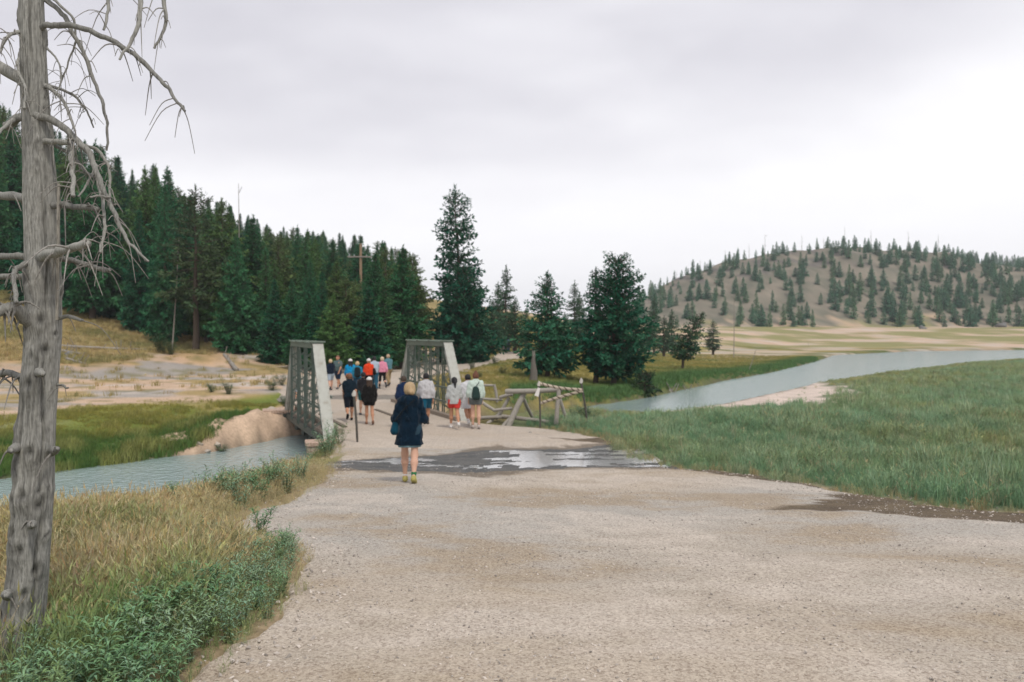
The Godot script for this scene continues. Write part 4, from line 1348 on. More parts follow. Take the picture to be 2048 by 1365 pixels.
func build_grass():
	rng.seed = 404
	var gold := Color(0.48, 0.43, 0.255)
	var straw := Color(0.50, 0.43, 0.29)
	var green := Color(0.18, 0.29, 0.11)
	var blue_green := Color(0.21, 0.365, 0.215)
	var olive := Color(0.33, 0.37, 0.17)
	# tall ripe grass on the bank between trail and river
	grass_field("bank_grass", "tall ripe yellow grass on the bank between trail and river", [tuft(16, 0.40, 0.09, 0.0022, true), tuft(14, 0.46, 0.10, 0.0024, true)], 19000, func():
		var d := 4.2 + pow(rng.randf(), 0.8) * 21.0
		var x := rng.randf_range(-13.0, -1.6)
		if x < -d * 0.7 - 0.8: return []
		var t := on_trail(x, d)
		if t > 0.06 + 0.2 * n_fine.get_noise_2d(x * 2.0, d * 2.0): return []
		var r := river_edge(x, d)
		if r.y > 0.0 or r.x < 0.25: return []
		if d > 22.0 and x > -6.2: return []
		var g := smoothstep(1.6, 0.3, r.x) + smoothstep(6.2, 4.6, d) * 0.7 + smoothstep(17.0, 21.0, d) * 0.55 + 0.9 * n_mid.get_noise_2d(x * 2.0, d * 2.0)
		var c := mixc(gold, green, g)
		if rng.randf() < 0.25: c = straw
		var near_edge := smoothstep(-0.05, -0.9, t)
		if d < 6.5 and t > -1.0: c = mixc(c, green, 0.4)
		return [x, d, (0.3 + 0.65 * near_edge) * lerpf(0.55, 1.0, smoothstep(0.3, 3.0, r.x)) * rng.randf_range(0.75, 1.25) * (0.9 + 0.3 * n_mid.get_noise_2d(x * 3.0, d)), shade(c, 0.2)])
	# the wide meadow on the other side of the trail
	var meadow := func(d0: float, d1: float, s0: float, s1: float) -> Callable:
		return func():
			var d := sqrt(rng.randf_range(d0 * d0, d1 * d1))
			var x := rng.randf_range(0.5, 0.72 * d + 1.0)
			var tl := on_trail(x, d) if d < 30.0 else -9.0
			if tl > 0.05 + 0.25 * n_fine.get_noise_2d(x * 2.0, d * 2.0): return []
			var r := river_edge(x, d)
			if r.y > 0.0 or r.x < 0.3: return []
			if sand_bar(x, d, r) > 0.02 and rng.randf() > 0.03: return []
			var a := n_mid.get_noise_2d(x * 0.9, d * 0.9)
			var b := n_big.get_noise_2d(x * 3.0, d * 5.0)
			var c := mixc(blue_green, olive, 0.18 + 1.0 * b + 0.8 * a + 0.35 * smoothstep(24.0, 60.0, d))
			if r.x < 3.0: c = mixc(c, Color(0.36, 0.33, 0.13), 0.6)
			if rng.randf() < 0.12: c = mixc(c, straw, 0.8)
			var s := lerpf(s0, s1, (d - d0) / (d1 - d0))
			if r.x < 6.0: s *= lerpf(0.4, 1.0, smoothstep(0.3, 6.0, r.x))
			if tl > -0.35:
				c = mixc(c, Color(0.42, 0.31, 0.16), rng.randf())
				s *= 0.55
			var cl := n_mid.get_noise_2d(x * 5.0 + 90.0, d * 5.0)
			c = mixc(c, Color(0.30, 0.41, 0.26), smoothstep(0.05, 0.4, cl) * 0.6)
			c = mixc(c, Color(0.12, 0.20, 0.10), smoothstep(0.1, 0.4, -cl) * 0.5)
			return [x, d, s * (0.8 + 0.5 * a) * (1.0 + 1.1 * cl) * rng.randf_range(0.7, 1.3), shade(c, 0.25)]
	var mt := [tuft(22, 0.36, 0.13, 0.0035), tuft(20, 0.42, 0.14, 0.004), tuft(24, 0.3, 0.15, 0.0035, true)]
	grass_field("meadow_grass", "blue-green meadow grass sweeping up from the trail to the river", mt, 26000, meadow.call(9.0, 27.0, 0.85, 1.15))
	grass_field("far_meadow_grass", "meadow grass on the slope beside the sandbar and upper river", [tuft(22, 0.42, 0.3, 0.009), tuft(20, 0.36, 0.32, 0.010)], 22000, meadow.call(26.0, 112.0, 0.9, 0.95))
	# the green far bank downstream
	grass_field("lush_bank_grass", "lush green grass on the low far bank downstream of the bridge", [tuft(20, 0.36, 0.2, 0.007), tuft(20, 0.30, 0.22, 0.007)], 13000, func():
		var d := rng.randf_range(19.0, 36.0)
		var x := rng.randf_range(-27.0, -9.8)
		if x < -d * 0.7 - 1.0: return []
		var r := river_edge(x, d)
		if r.y < 0.0 or r.x < 0.15 or r.x > 11.0: return []
		var a := n_mid.get_noise_2d(x, d)
		if r.x + 5.0 * a + 2.0 * n_fine.get_noise_2d(x, d) + maxf(0.0, (x + 11.0) * 3.0) > 5.0 + 4.0 * rng.randf() * rng.randf(): return []
		var c := mixc(Color(0.085, 0.18, 0.05), Color(0.30, 0.28, 0.07), smoothstep(2.5, 7.0, r.x + 4.0 * a) + 0.4 * rng.randf() - 0.15)
		var cl := n_mid.get_noise_2d(x * 4.0, d * 4.0)
		return [x, d, rng.randf_range(0.35, 0.8) * (1.2 - 0.07 * r.x) * (1.0 + 1.3 * cl), shade(mixc(c, Color(0.34, 0.33, 0.12), smoothstep(0.1, 0.4, cl) * 0.6), 0.28)])
	# the far bank upstream and the yellow meadow round the single trees
	grass_field("river_flat_grass", "yellow-green grass on the flat round the single pines", [tuft(20, 0.34, 0.3, 0.012), tuft(18, 0.42, 0.3, 0.012, false)], 24000, func():
		var d := 34.0 + pow(rng.randf(), 1.3) * 95.0
		var x := rng.randf_range(-6.0, minf(0.5 * d, 44.0))
		var r := river_edge(x, d)
		if r.y < 0.0 or r.x < 0.1: return []
		if d < 88.0 and on_trail(x, d) > -0.2: return []
		var a := n_mid.get_noise_2d(x * 0.9, d * 0.9)
		var wet := smoothstep(5.5, 1.0, r.x) if x > 0.0 else 0.0
		if wet < 0.3 and rng.randf() < 0.35: return []
		var c := mixc(Color(0.34, 0.29, 0.095), Color(0.15, 0.20, 0.06), 0.35 + 1.1 * a)
		c = mixc(c, Color(0.10, 0.20, 0.07), wet)
		return [x, d, (0.55 + 0.35 * wet) * rng.randf_range(0.7, 1.2), shade(c, 0.22)])
	# dry bunch grass on the slopes below the forest
	grass_field("dry_hill_grass", "dry golden bunch grass on the slope below the forest", [tuft(20, 0.3, 0.34, 0.014), tuft(20, 0.24, 0.38, 0.014)], 17000, func():
		var d := rng.randf_range(33.0, 115.0)
		var x := rng.randf_range(-80.0, -6.0)
		if x < -d * 0.7 - 2.0: return []
		var u := hill_u(x, d)
		var a := n_mid.get_noise_2d(x, d)
		if u + 5.0 * a < 7.5 and (rng.randf() > 0.16 or u < -14.0 or n_fine.get_noise_2d(x * 0.5 + 80.0, d * 0.5) < 0.1): return []
		if d < 88.0 and on_trail(x, d) > -0.3: return []
		var c := mixc(Color(0.43, 0.34, 0.165), Color(0.24, 0.235, 0.10), 0.3 + a + 0.4 * n_fine.get_noise_2d(x * 0.4, d * 0.4))
		return [x, d, rng.randf_range(0.8, 1.5), shade(c, 0.2)])

# ------------------------------------------------------------------ leafy weeds along the trail
func weed_meshes(stems: int, h: float, leaf: float, tint: Color) -> Array:
	var st := Tri.new()
	var lv := Tri.new()
	for s in stems:
		var an := rng.randf() * TAU
		var out := Vector3(cos(an), 0, sin(an))
		var b := out * rng.randf() * 0.07
		var hh := h * rng.randf_range(0.6, 1.1)
		var lean := rng.randf_range(0.1, 0.55)
		var p1 := b + out * lean * hh * 0.35 + Vector3(0, hh * 0.55, 0)
		var p2 := b + out * lean * hh + Vector3(rng.randf_range(-0.04, 0.04), hh, rng.randf_range(-0.04, 0.04))
		var c := curve([b - Vector3(0, 0.05, 0), p1, p2], 5)
		st.tube(c, taper(c.size(), 0.0042, 0.0015), 4, Color(0.10, 0.13, 0.055))
		var m := int(hh / 0.021)
		for k in m:
			var f := 0.12 + 0.88 * (k + rng.randf()) / m
			var q := f * (c.size() - 1)
			var i := mini(int(q), c.size() - 2)
			var p := c[i].lerp(c[i + 1], q - i)
			var la := k * 2.4 + rng.randf_range(-0.5, 0.5)
			var dir := Vector3(cos(la), rng.randf_range(0.15, 0.9), sin(la)).normalized()
			var ln := leaf * rng.randf_range(0.6, 1.2) * (1.15 - 0.55 * absf(f - 0.45))
			var sd := dir.cross(Vector3.UP).normalized() * ln * 0.105
			var up := sd.cross(dir).normalized() * ln * 0.05
			var droop := Vector3(0, -ln * rng.randf_range(0.05, 0.4), 0)
			var mid := p + dir * ln * 0.5
			var tip := p + dir * ln + droop
			var g := rng.randf_range(0.7, 1.3)
			var col := Color(tint.r * g, tint.g * g, tint.b * g * rng.randf_range(0.85, 1.15))
			# folded along the midrib
			lv.face(p, mid + sd + up, mid, col); lv.face(p, mid, mid - sd + up, col)
			lv.face(mid, mid + sd + up, tip, col); lv.face(mid, tip, mid - sd + up, col)
	return [st.mesh(), lv.mesh(true)]

func build_weeds():
	rng.seed = 505
	var kinds := []
	for k in 5:
		kinds.append(weed_meshes(9 + k % 3, [0.42, 0.5, 0.36, 0.46, 0.4][k], [0.10, 0.085, 0.11, 0.09, 0.08][k], [Color(0.145, 0.265, 0.13), Color(0.18, 0.30, 0.18), Color(0.11, 0.225, 0.105), Color(0.21, 0.31, 0.19), Color(0.16, 0.25, 0.11)][k]))
	var protos := []
	var place := func(x: float, d: float, s: float, label: String, group: String):
		var o: Node3D
		var k := rng.randi() % 5
		if protos.size() < 5:
			k = protos.size()
			o = thing("leafy_weed", label, "plant", Vector3.ZERO, 0.0, group)
			part("stems", kinds[k][0], M.leaves, o)
			part("leaves", kinds[k][1], M.leaves, o)
			protos.append(o)
		else:
			o = copy_of(protos[k], "leafy_weed", label, group)
		o.position = Vector3(x, ground_y(x, d), -d)
		o.rotation.y = rng.randf() * TAU
		o.scale = Vector3.ONE * s
	var got := 0
	var spots := []
	var tries := 0
	while got < 140 and tries < 9000:
		tries += 1
		var d := rng.randf_range(3.3, 7.9)
		var x := rng.randf_range(-3.9, -1.55)
		var t := -on_trail(x, d)
		if t < 0.10 or t > 1.5: continue
		if x < -2.55 and t > 0.9 and rng.randf() < 0.6: continue
		if d > 6.0 and t > 0.8: continue
		if d > 5.2 and t > 1.1: continue
		var close := false
		for s in spots:
			if Vector2(s.x - x, s.y - d).length() < 0.16: close = true
		if close: continue
		spots.append(Vector2(x, d))
		place.call(x, d, rng.randf_range(0.8, 1.15) * (0.68 if x < -2.25 else 1.0) * clampf(0.5 + 0.6 * t, 0.5, 0.95) * (1.0 - 0.5 * smoothstep(0.7, 1.4, t)), "leafy green weed in the thick fringe between dead tree and trail", "weeds in the fringe by the dead tree")
		got += 1
	got = 0
	while got < 26:
		var d := rng.randf_range(10.4, 13.6)
		var x := rng.randf_range(-4.6, -3.3) - (12.0 - d) * 0.05
		if on_trail(x, d) > -0.25: continue
		place.call(x, d, rng.randf_range(0.85, 1.2), "leafy green weed in the patch where trail bends toward the bridge", "weeds in the patch by the trail bend")
		got += 1
	for p in [[-4.75, 20.7], [-5.0, 21.1], [-4.6, 21.3], [-5.2, 20.4], [-4.95, 21.7], [-4.7, 20.2]]:
		place.call(p[0], p[1], 1.35, "leafy green weed at the foot of the bridge's end post", "weeds by the bridge post")
	place.call(-2.72, 8.6, 0.8, "lone thin weed standing at the gravel's edge", "")

# ------------------------------------------------------------------ logs, stumps, posts, poles
func log_mesh(a: Vector3, b: Vector3, r0: float, r1: float, tone: Color, bend := 0.0) -> ArrayMesh:
	var tr := Tri.new()
	var mid := (a + b) * 0.5 + Vector3(rng.randf_range(-1, 1), rng.randf_range(-1, 1), rng.randf_range(-1, 1)) * bend
	var c := curve([a, mid, b], 6)
	tr.tube(c, taper(c.size(), r0, r1), 10, tone, 0.14, n_mid, 30.0)
	return tr.mesh()

func build_small_things():
	rng.seed = 606
	var grey := Color(0.40, 0.375, 0.335)
	# the log barrier next to the bridge
	var o := thing("log_barrier", "weathered grey log barrier of trestles and rails beside the bridge", "barrier", spot(1060, 855, 25.6))
	var off := -o.position
	var D := 25.6
	var logs := [
		[1012, 784, 26.0, 1124, 780, 25.2, 0.085, 0.075], [1050, 784, 25.9, 1016, 856, 25.4, 0.085, 0.10], [1044, 790, 26.3, 1066, 838, 26.9, 0.06, 0.06],
		[1119, 778, 25.2, 1113, 851, 25.0, 0.065, 0.075], [1116, 785, 25.3, 1138, 852, 25.6, 0.05, 0.06], [1004, 834, 26.0, 1132, 850, 25.4, 0.065, 0.06],
		[956, 838, 26.4, 1012, 836, 26.2, 0.055, 0.06], [1018, 796, 26.6, 992, 840, 26.6, 0.06, 0.06], [954, 800, 26.9, 990, 823, 26.6, 0.06, 0.055],
		[958, 798, 27.2, 1004, 801, 26.9, 0.045, 0.045], [958, 772, 27.6, 990, 772, 27.4, 0.04, 0.04], [988, 770, 27.3, 994, 806, 27.2, 0.05, 0.05],
		[988, 822, 26.3, 1024, 818, 26.1, 0.05, 0.05], [972, 852, 26.2, 1000, 830, 26.5, 0.06, 0.05], [1004, 856, 25.3, 1018, 840, 25.6, 0.055, 0.05], [1000, 796, 26.8, 1024, 790, 26.4, 0.06, 0.06]]
	for l in logs:
		var g := rng.randf_range(0.85, 1.15)
		part("log", log_mesh(spot(l[0], l[1], l[2]) + off, spot(l[3], l[4], l[5]) + off, l[6], l[7], Color(grey.r * g, grey.g * g, grey.b * g), 0.02), M.dead_wood, o)
	# rope posts
	var iron := Color(0.10, 0.095, 0.085)
	var posts := [[[1081, 845, 24.6], [1078, 772, 24.4], "thin dark iron rope post standing before the log barrier"], [[1178, 852, 24.4], [1163, 766, 24.2], "leaning iron rope post at the outer end of the rope"], [[713, 894, 20.9], [706, 792, 20.7], "thin dark iron post leaning beside the pale bridge post"]]
	for p in posts:
		var a := spot(p[0][0], p[0][1], p[0][2])
		var b := spot(p[1][0], p[1][1], p[1][2])
		a.y = ground_y(a.x, -a.z) - 0.05
		var r := thing("rope_post", p[2], "post", a)
		var t := Tri.new()
		var c := curve([Vector3.ZERO, (b - a) * 0.5 + Vector3(0.015, 0, 0), b - a], 6)
		t.tube(c, taper(c.size(), 0.030, 0.034), 8, iron, 0.15, n_mid, 40.0)
		part("shaft", t.mesh(), M.steel, r)
		var k := Tri.new()
		var tip := b - a
		k.tube(PackedVector3Array([tip + Vector3(0, -0.02, 0), tip + Vector3(0, 0.03, 0), tip + Vector3(0.01, 0.09, 0), tip + Vector3(0.0, 0.14, 0)]), PackedFloat32Array([0.045, 0.06, 0.045, 0.012]), 8, Color(0.62, 0.60, 0.56))
		part("cap", k.mesh(), M.cloth, r)
		if p[0][0] == 1081:
			var rag := Tri.new()
			var q := tip + Vector3(-0.03, -0.06, 0.04)
			rag.quad(q, q + Vector3(0.07, -0.02, 0.02), q + Vector3(0.02, -0.28, 0.05), q + Vector3(-0.11, -0.24, 0.01), Color(0.72, 0.70, 0.67))
			rag.quad(q + Vector3(-0.11, -0.24, 0.03), q + Vector3(0.02, -0.28, 0.07), q + Vector3(0.07, -0.02, 0.04), q + Vector3(0, 0, 0.02), Color(0.72, 0.70, 0.67))
			part("rag", rag.mesh(), M.cloth, r)
	var ropes := [[[1080, 768, 24.4], [1120, 777, 24.3], [1166, 781, 24.2], "upper twisted rope strung between the two iron posts"], [[1081, 808, 24.5], [1118, 796, 24.3], [1166, 783, 24.2], "lower twisted rope rising between the two iron posts"]]
	for p in ropes:
		var a := spot(p[0][0], p[0][1], p[0][2])
		var r := thing("rope", p[3], "rope", a)
		var c := curve([Vector3.ZERO, spot(p[1][0], p[1][1], p[1][2]) - a, spot(p[2][0], p[2][1], p[2][2]) - a], 40)
		for s in 3:
			var t := Tri.new()
			var h := PackedVector3Array()
			for i in c.size():
				var an := i * 0.62 + s * TAU / 3.0
				h.append(c[i] + Vector3(0, cos(an), sin(an)) * 0.026)
			t.tube(h, taper(h.size(), 0.026, 0.026), 6, [Color(0.50, 0.44, 0.36), Color(0.17, 0.14, 0.11), Color(0.50, 0.44, 0.36)][s])
			part("strand", t.mesh(), M.rope, r)
	# stump, snags, fallen timber
	var st := thing("tree_stump", "tall weathered broken stump standing in the grass before the pines", "stump", plant(1067, 46.0))
	var t := Tri.new()
	var c := curve([Vector3(0, -0.1, 0), Vector3(0.02, 0.6, 0), Vector3(0.0, 1.2, 0), Vector3(0.05, 1.75, 0)], 6)
	t.tube(c, taper(c.size(), 0.30, 0.06, 0.8), 12, Color(0.20, 0.185, 0.165), 0.3, n_mid, 14.0)
	part("stem", t.mesh(), M.dead_wood, st)
	var jag := Tri.new()
	for k in 6:
		var a := k * 1.05
		jag.beam(Vector3(cos(a) * 0.06, 1.35, sin(a) * 0.06), Vector3(cos(a) * 0.07 + 0.03, 1.6 + 0.3 * rng.randf(), sin(a) * 0.07), 0.05, 0.03, Color(0.30, 0.28, 0.25))
	part("splinter", jag.mesh(), M.dead_wood, st)
	var snags := [[475, 366, 84, "bare dead spar rising above the forest pines"], [1470, 585, 118, "tall thin dead spar standing in the meadow by the river flat"], [1292, 640, 105, "short thin dead spar behind the round-topped pine"], [1620, 690, 190, ""], [340, 480, 66, "reddish dead trunk leaning against the forest edge"], [1498, 700, 74, "forked dead snag leaning in the grass near the river bend"], [1532, 462, 372, ""], [1402, 520, 366, ""], [1355, 543, 360, ""], [1452, 500, 372, ""], [1606, 470, 378, ""], [1692, 452, 380, ""], [1745, 460, 380, ""], [1568, 480, 374, ""], [1820, 462, 380, ""], [1880, 468, 382, ""], [1500, 488, 372, ""], [1650, 474, 378, ""]]
	for s in snags:
		var d: float = s[2]
		var p := plant(s[0], d)
		var h: float = EYE - (s[1] - 668.0) / 1600.0 * d - p.y
		if d > 300.0: h = clampf(h, 6.0, 12.0)
		h = maxf(h, 1.6)
		var n := thing("dead_snag", s[3] if s[3] else ("bare thin snag on the crest of the hill across the river" if d > 300.0 else "tiny bare snag on the far river flat"), "snag", p, 0.0, "snags on the hill crest" if d > 300.0 else "")
		var tr := Tri.new()
		var w := 0.014 * h ** 0.6 + (0.08 if d > 300.0 else 0.02)
		var lean := Vector3(0.0, 0, 0)
		if s[0] == 1498: lean = Vector3(0.8, 0, 0)
		if s[0] == 340: lean = Vector3(0.6, 0, 0)
		var cc := curve([Vector3(0, -0.2, 0), Vector3(0.05, h * 0.5, 0) + lean * 0.5, Vector3(0, h, 0) + lean], 5)
		tr.tube(cc, taper(cc.size(), w, w * 0.25), 7, Color(0.34, 0.31, 0.275))
		part("trunk", tr.mesh(), M.dead_wood, n)
		for k in 5:
			var br := Tri.new()
			var f := rng.randf_range(0.35, 0.95)
			var a := Vector3(0.05, h * f, 0) + lean * f
			var dir := Vector3(rng.randf_range(-1, 1), rng.randf_range(-0.1, 0.7), rng.randf_range(-1, 1)).normalized()
			br.beam(a, a + dir * rng.randf_range(0.03, 0.10) * (h + 3.0), w * 0.4, w * 0.4, Color(0.22, 0.2, 0.18))
			part("branch", br.mesh(), M.dead_wood, n)
	var fallen := [[470, 712, 55, 445, 662, 63, 0.16, "pale fallen trunk pointing downhill out of the forest"], [100, 645, 62, 290, 656, 64, 0.13, "long grey fallen trunk lying across the golden slope"], [118, 628, 60, 158, 642, 59, 0.14, "short pale log end on the golden slope"], [125, 668, 56, 165, 690, 54, 0.10, "half-buried grey log below the long fallen trunk"], [1285, 742, 46, 1240, 745, 47, 0.08, "bleached branch lying under the round-topped pine"], [520, 668, 62, 545, 672, 62, 0.12, "grey log in the grass before the forest's dark edge"], [1340, 748, 52, 1352, 738, 52, 0.09, "small dark driftwood piece in the yellow grass"], [1375, 742, 54, 1392, 736, 54, 0.08, "pale driftwood piece in the yellow grass"], [1060, 866, 23.5, 1076, 872, 23.0, 0.05, "short timber offcut lying on the ground by the log barrier"], [380, 890, 27.0, 420, 884, 27.5, 0.10, "pale driftwood log on the bank below the bare mound"]]
	for f in fallen:
		var a := plant(f[0], f[2])
		var b := plant(f[3], f[5])
		var n := thing("fallen_log", f[7], "log", a)
		part("stem", log_mesh(Vector3(0, f[6] * 0.8, 0), b - a + Vector3(0, f[6] * 0.8, 0), f[6], f[6] * 0.7, Color(0.36, 0.335, 0.30), 0.1), M.dead_wood, n)
		if f[2] > 50:
			for k in 5:
				var br := Tri.new()
				var q := (b - a) * rng.randf_range(0.1, 0.95) + Vector3(0, f[6], 0)
				br.beam(q, q + Vector3(rng.randf_range(-0.4, 0.4), rng.randf_range(0.25, 0.7), rng.randf_range(-0.3, 0.3)), 0.04, 0.04, Color(0.3, 0.28, 0.25))
				part("branch", br.mesh(), M.dead_wood, n)
	# stones
	var rocks := [[578, 873, 28.3, 0.22], [410, 905, 25.6, 0.13], [430, 898, 26.2, 0.16], [587, 880, 27.8, 0.28], [395, 900, 25.8, 0.15], [133, 708, 58, 0.35], [2005, 652, 286, 2.2], [1850, 662, 270, 1.6], [540, 825, 31, 0.22]]
	for s in rocks:
		var far: bool = s[2] > 200
		var p := plant(s[0], s[2])
		var n := thing("boulder", "grey boulder on the flat at the foot of the hill" if far else ("dark rock on the golden slope" if s[2] > 50 else "pale rock on the bank below the bridge"), "rock", p, rng.randf() * 6.0, "boulders below the hill" if far else ("" if s[2] > 50 else "rocks below the bridge"))
		var tr := Tri.new()
		var pts := []
		for k in 16:
			var v := Vector3(rng.randfn(), rng.randfn() * 0.8, rng.randfn()).normalized()
			pts.append(v * Vector3(1.1, 0.75, 0.9) * s[3] * rng.randf_range(0.85, 1.1) + Vector3(0, s[3] * 0.3, 0))
		var g := rng.randf_range(0.9, 1.1)
		hull(tr, pts, (Color(0.2, 0.2, 0.2) if s[2] > 50 else Color(0.46, 0.41, 0.35)) * g)
		part("stone", tr.mesh(), M.stone, n)
	# the utility pole standing out of the forest
	var pp := plant(720, 72.0)
	var up := thing("utility_pole", "wooden utility pole with one crossarm standing among the forest pines", "pole", pp)
	var h := EYE - (487.0 - 668.0) / 1600.0 * 72.0 - pp.y
	var pt := Tri.new()
	pt.tube(PackedVector3Array([Vector3(0, -0.2, 0), Vector3(0, h * 0.5, 0), Vector3(0, h, 0)]), PackedFloat32Array([0.17, 0.14, 0.11]), 10, Color(0.36, 0.26, 0.175))
	part("mast", pt.mesh(), M.dead_wood, up)
	var ca := Tri.new()
	ca.beam(Vector3(-1.15, h - 1.2, 0.14), Vector3(1.15, h - 1.2, 0.14), 0.12, 0.1, Color(0.33, 0.30, 0.27), Vector3.UP, 0.01)
	part("crossarm", ca.mesh(), M.dead_wood, up)
	for x in [-1.0, -0.55, 0.55, 1.0]:
		var ins := Tri.new()
		ins.tube(PackedVector3Array([Vector3(x, h - 1.16, 0.14), Vector3(x, h - 1.06, 0.14), Vector3(x, h - 0.98, 0.14)]), PackedFloat32Array([0.03, 0.06, 0.03]), 8, Color(0.35, 0.4, 0.4))
		part("insulator", ins.mesh(), M.steel, up)
	# low shrubs on the flats
	var bk := weed_meshes(14, 0.55, 0.13, Color(0.07, 0.135, 0.065))
	var first: Node3D
	for s in [[945, 742, 56, 1.1], [1005, 745, 52, 1.0], [990, 735, 60, 1.2], [455, 800, 38, 1.0], [420, 792, 39, 0.8], [540, 785, 40, 1.1], [560, 770, 43, 1.1], [500, 893, 26.6, 0.6], [475, 896, 26.3, 0.5], [438, 900, 25.9, 0.6], [565, 815, 33, 0.8], [960, 755, 48, 0.8], [1180, 852, 26.0, 1.1], [1150, 850, 26.6, 0.9], [500, 660, 68, 2.0], [545, 668, 66, 2.0], [320, 680, 63, 2.6], [340, 690, 62, 1.8]]:
		var n: Node3D
		if first == null:
			n = thing("low_shrub", "low green shrub dotting the bare flats and banks round the bridge", "shrub", Vector3.ZERO, 0.0, "low shrubs on flats and banks")
			part("stems", bk[0], M.leaves, n)
			part("leaves", bk[1], M.leaves, n)
			first = n
		else:
			n = copy_of(first, "low_shrub")
		n.position = plant(s[0], s[2]) + Vector3(0, 0.05, 0)
		n.rotation.y = rng.randf() * TAU
		n.scale = Vector3(1.5, 1.0, 1.5) * s[3]

# ------------------------------------------------------------------ people
class Field:
	# tapered capsules joined by a smooth minimum, sampled on a grid
	var o: Vector3
	var c: float
	var nx: int
	var ny: int
	var nz: int
	var K: float
	var s := PackedFloat32Array()
	func _init(lo: Vector3, hi: Vector3, cell: float, k: float):
		o = lo; c = cell; K = k
		nx = int((hi.x - lo.x) / c) + 2; ny = int((hi.y - lo.y) / c) + 2; nz = int((hi.z - lo.z) / c) + 2
		s.resize(nx * ny * nz)
	func cap(a: Vector3, b: Vector3, ra: float, rb: float):
		var m := maxf(ra, rb) + 2.2 / K + c * 2.0
		var lo := (a.min(b) - Vector3.ONE * m - o) / c
		var hi := (a.max(b) + Vector3.ONE * m - o) / c
		var ab := b - a
		var l2 := maxf(ab.length_squared(), 1e-9)
		for k in range(maxi(0, int(lo.z)), mini(nz, int(hi.z) + 1)):
			for j in range(maxi(0, int(lo.y)), mini(ny, int(hi.y) + 1)):
				var row := (k * ny + j) * nx
				for i in range(maxi(0, int(lo.x)), mini(nx, int(hi.x) + 1)):
					var p := o + Vector3(i, j, k) * c - a
					var h := clampf(p.dot(ab) / l2, 0.0, 1.0)
					s[row + i] += exp(-((p - ab * h).length() - ra - (rb - ra) * h) * K)
	func net(tr, xf: Transform3D, col: Callable, planes: Array = [], wrinkle := 0.0, noise: FastNoiseLite = null):
		var f := PackedFloat32Array()
		f.resize(s.size())
		f.fill(1.0)
		for k in nz:
			for j in ny:
				for i in nx:
					var q := (k * ny + j) * nx + i
					if s[q] < 1e-12: continue
					var d := -log(s[q]) / K
					if d < 0.2:
						var p := o + Vector3(i, j, k) * c
						if wrinkle > 0.0 and absf(d) < 0.06: d += wrinkle * noise.get_noise_3d(p.x * 9.0, p.y * 5.0, p.z * 9.0)
						for pl in planes: d = maxf(d, pl[0].dot(p) - pl[1])
					f[q] = d
		var at := PackedInt32Array()
		at.resize(s.size())
		at.fill(-1)
		var off := [0, 1, nx, nx + 1, nx * ny, nx * ny + 1, nx * ny + nx, nx * ny + nx + 1]
		var cx := [0, 1, 0, 1, 0, 1, 0, 1]
		var cy := [0, 0, 1, 1, 0, 0, 1, 1]
		var cz := [0, 0, 0, 0, 1, 1, 1, 1]
		var edges := [0, 1, 2, 3, 4, 5, 6, 7, 0, 2, 1, 3, 4, 6, 5, 7, 0, 4, 1, 5, 2, 6, 3, 7]
		for k in nz - 1:
			for j in ny - 1:
				for i in nx - 1:
					var q := (k * ny + j) * nx + i
					if absf(f[q]) > 3.6 * c: continue
					var neg := 0
					for e in 8:
						if f[q + off[e]] < 0.0: neg += 1
					if neg == 0 or neg == 8: continue
					var p := Vector3.ZERO
					var m := 0
					for e in range(0, 24, 2):
						var a: int = edges[e]
						var b: int = edges[e + 1]
						var fa := f[q + off[a]]
						var fb := f[q + off[b]]
						if (fa < 0.0) == (fb < 0.0): continue
						var t := fa / (fa - fb)
						p += Vector3(cx[a] + (cx[b] - cx[a]) * t, cy[a] + (cy[b] - cy[a]) * t, cz[a] + (cz[b] - cz[a]) * t)
						m += 1
					p = o + (Vector3(i, j, k) + p / m) * c
					var g := Vector3.ZERO
					for e in 8:
						var w := minf(f[q + off[e]], 0.1)
						g += Vector3(cx[e] * 2 - 1, cy[e] * 2 - 1, cz[e] * 2 - 1) * w
					at[q] = tr.add(xf * p, (xf.basis * g).normalized(), col.call(p))
		var sx := 1
		var sy := nx
		var sz := nx * ny
		for k in range(1, nz - 1):
			for j in range(1, ny - 1):
				for i in range(1, nx - 1):
					var q := (k * ny + j) * nx + i
					if absf(f[q]) > 3.6 * c: continue
					var inside := f[q] < 0.0
					for ax in 3:
						var d1: int = [sx, sy, sz][ax]
						if (f[q + d1] < 0.0) == inside: continue
						var d2: int = [sy, sz, sx][ax]
						var d3: int = [sz, sx, sy][ax]
						var A := at[q - d2 - d3]
						var B := at[q - d3]
						var C := at[q]
						var D := at[q - d2]
						if A < 0 or B < 0 or C < 0 or D < 0: continue
						if inside:
							tr.tri(A, D, C); tr.tri(A, C, B)
						else:
							tr.tri(A, C, D); tr.tri(A, B, C)

var wrinkles := FastNoiseLite.new()
var head_f: Field
var hand_f := []

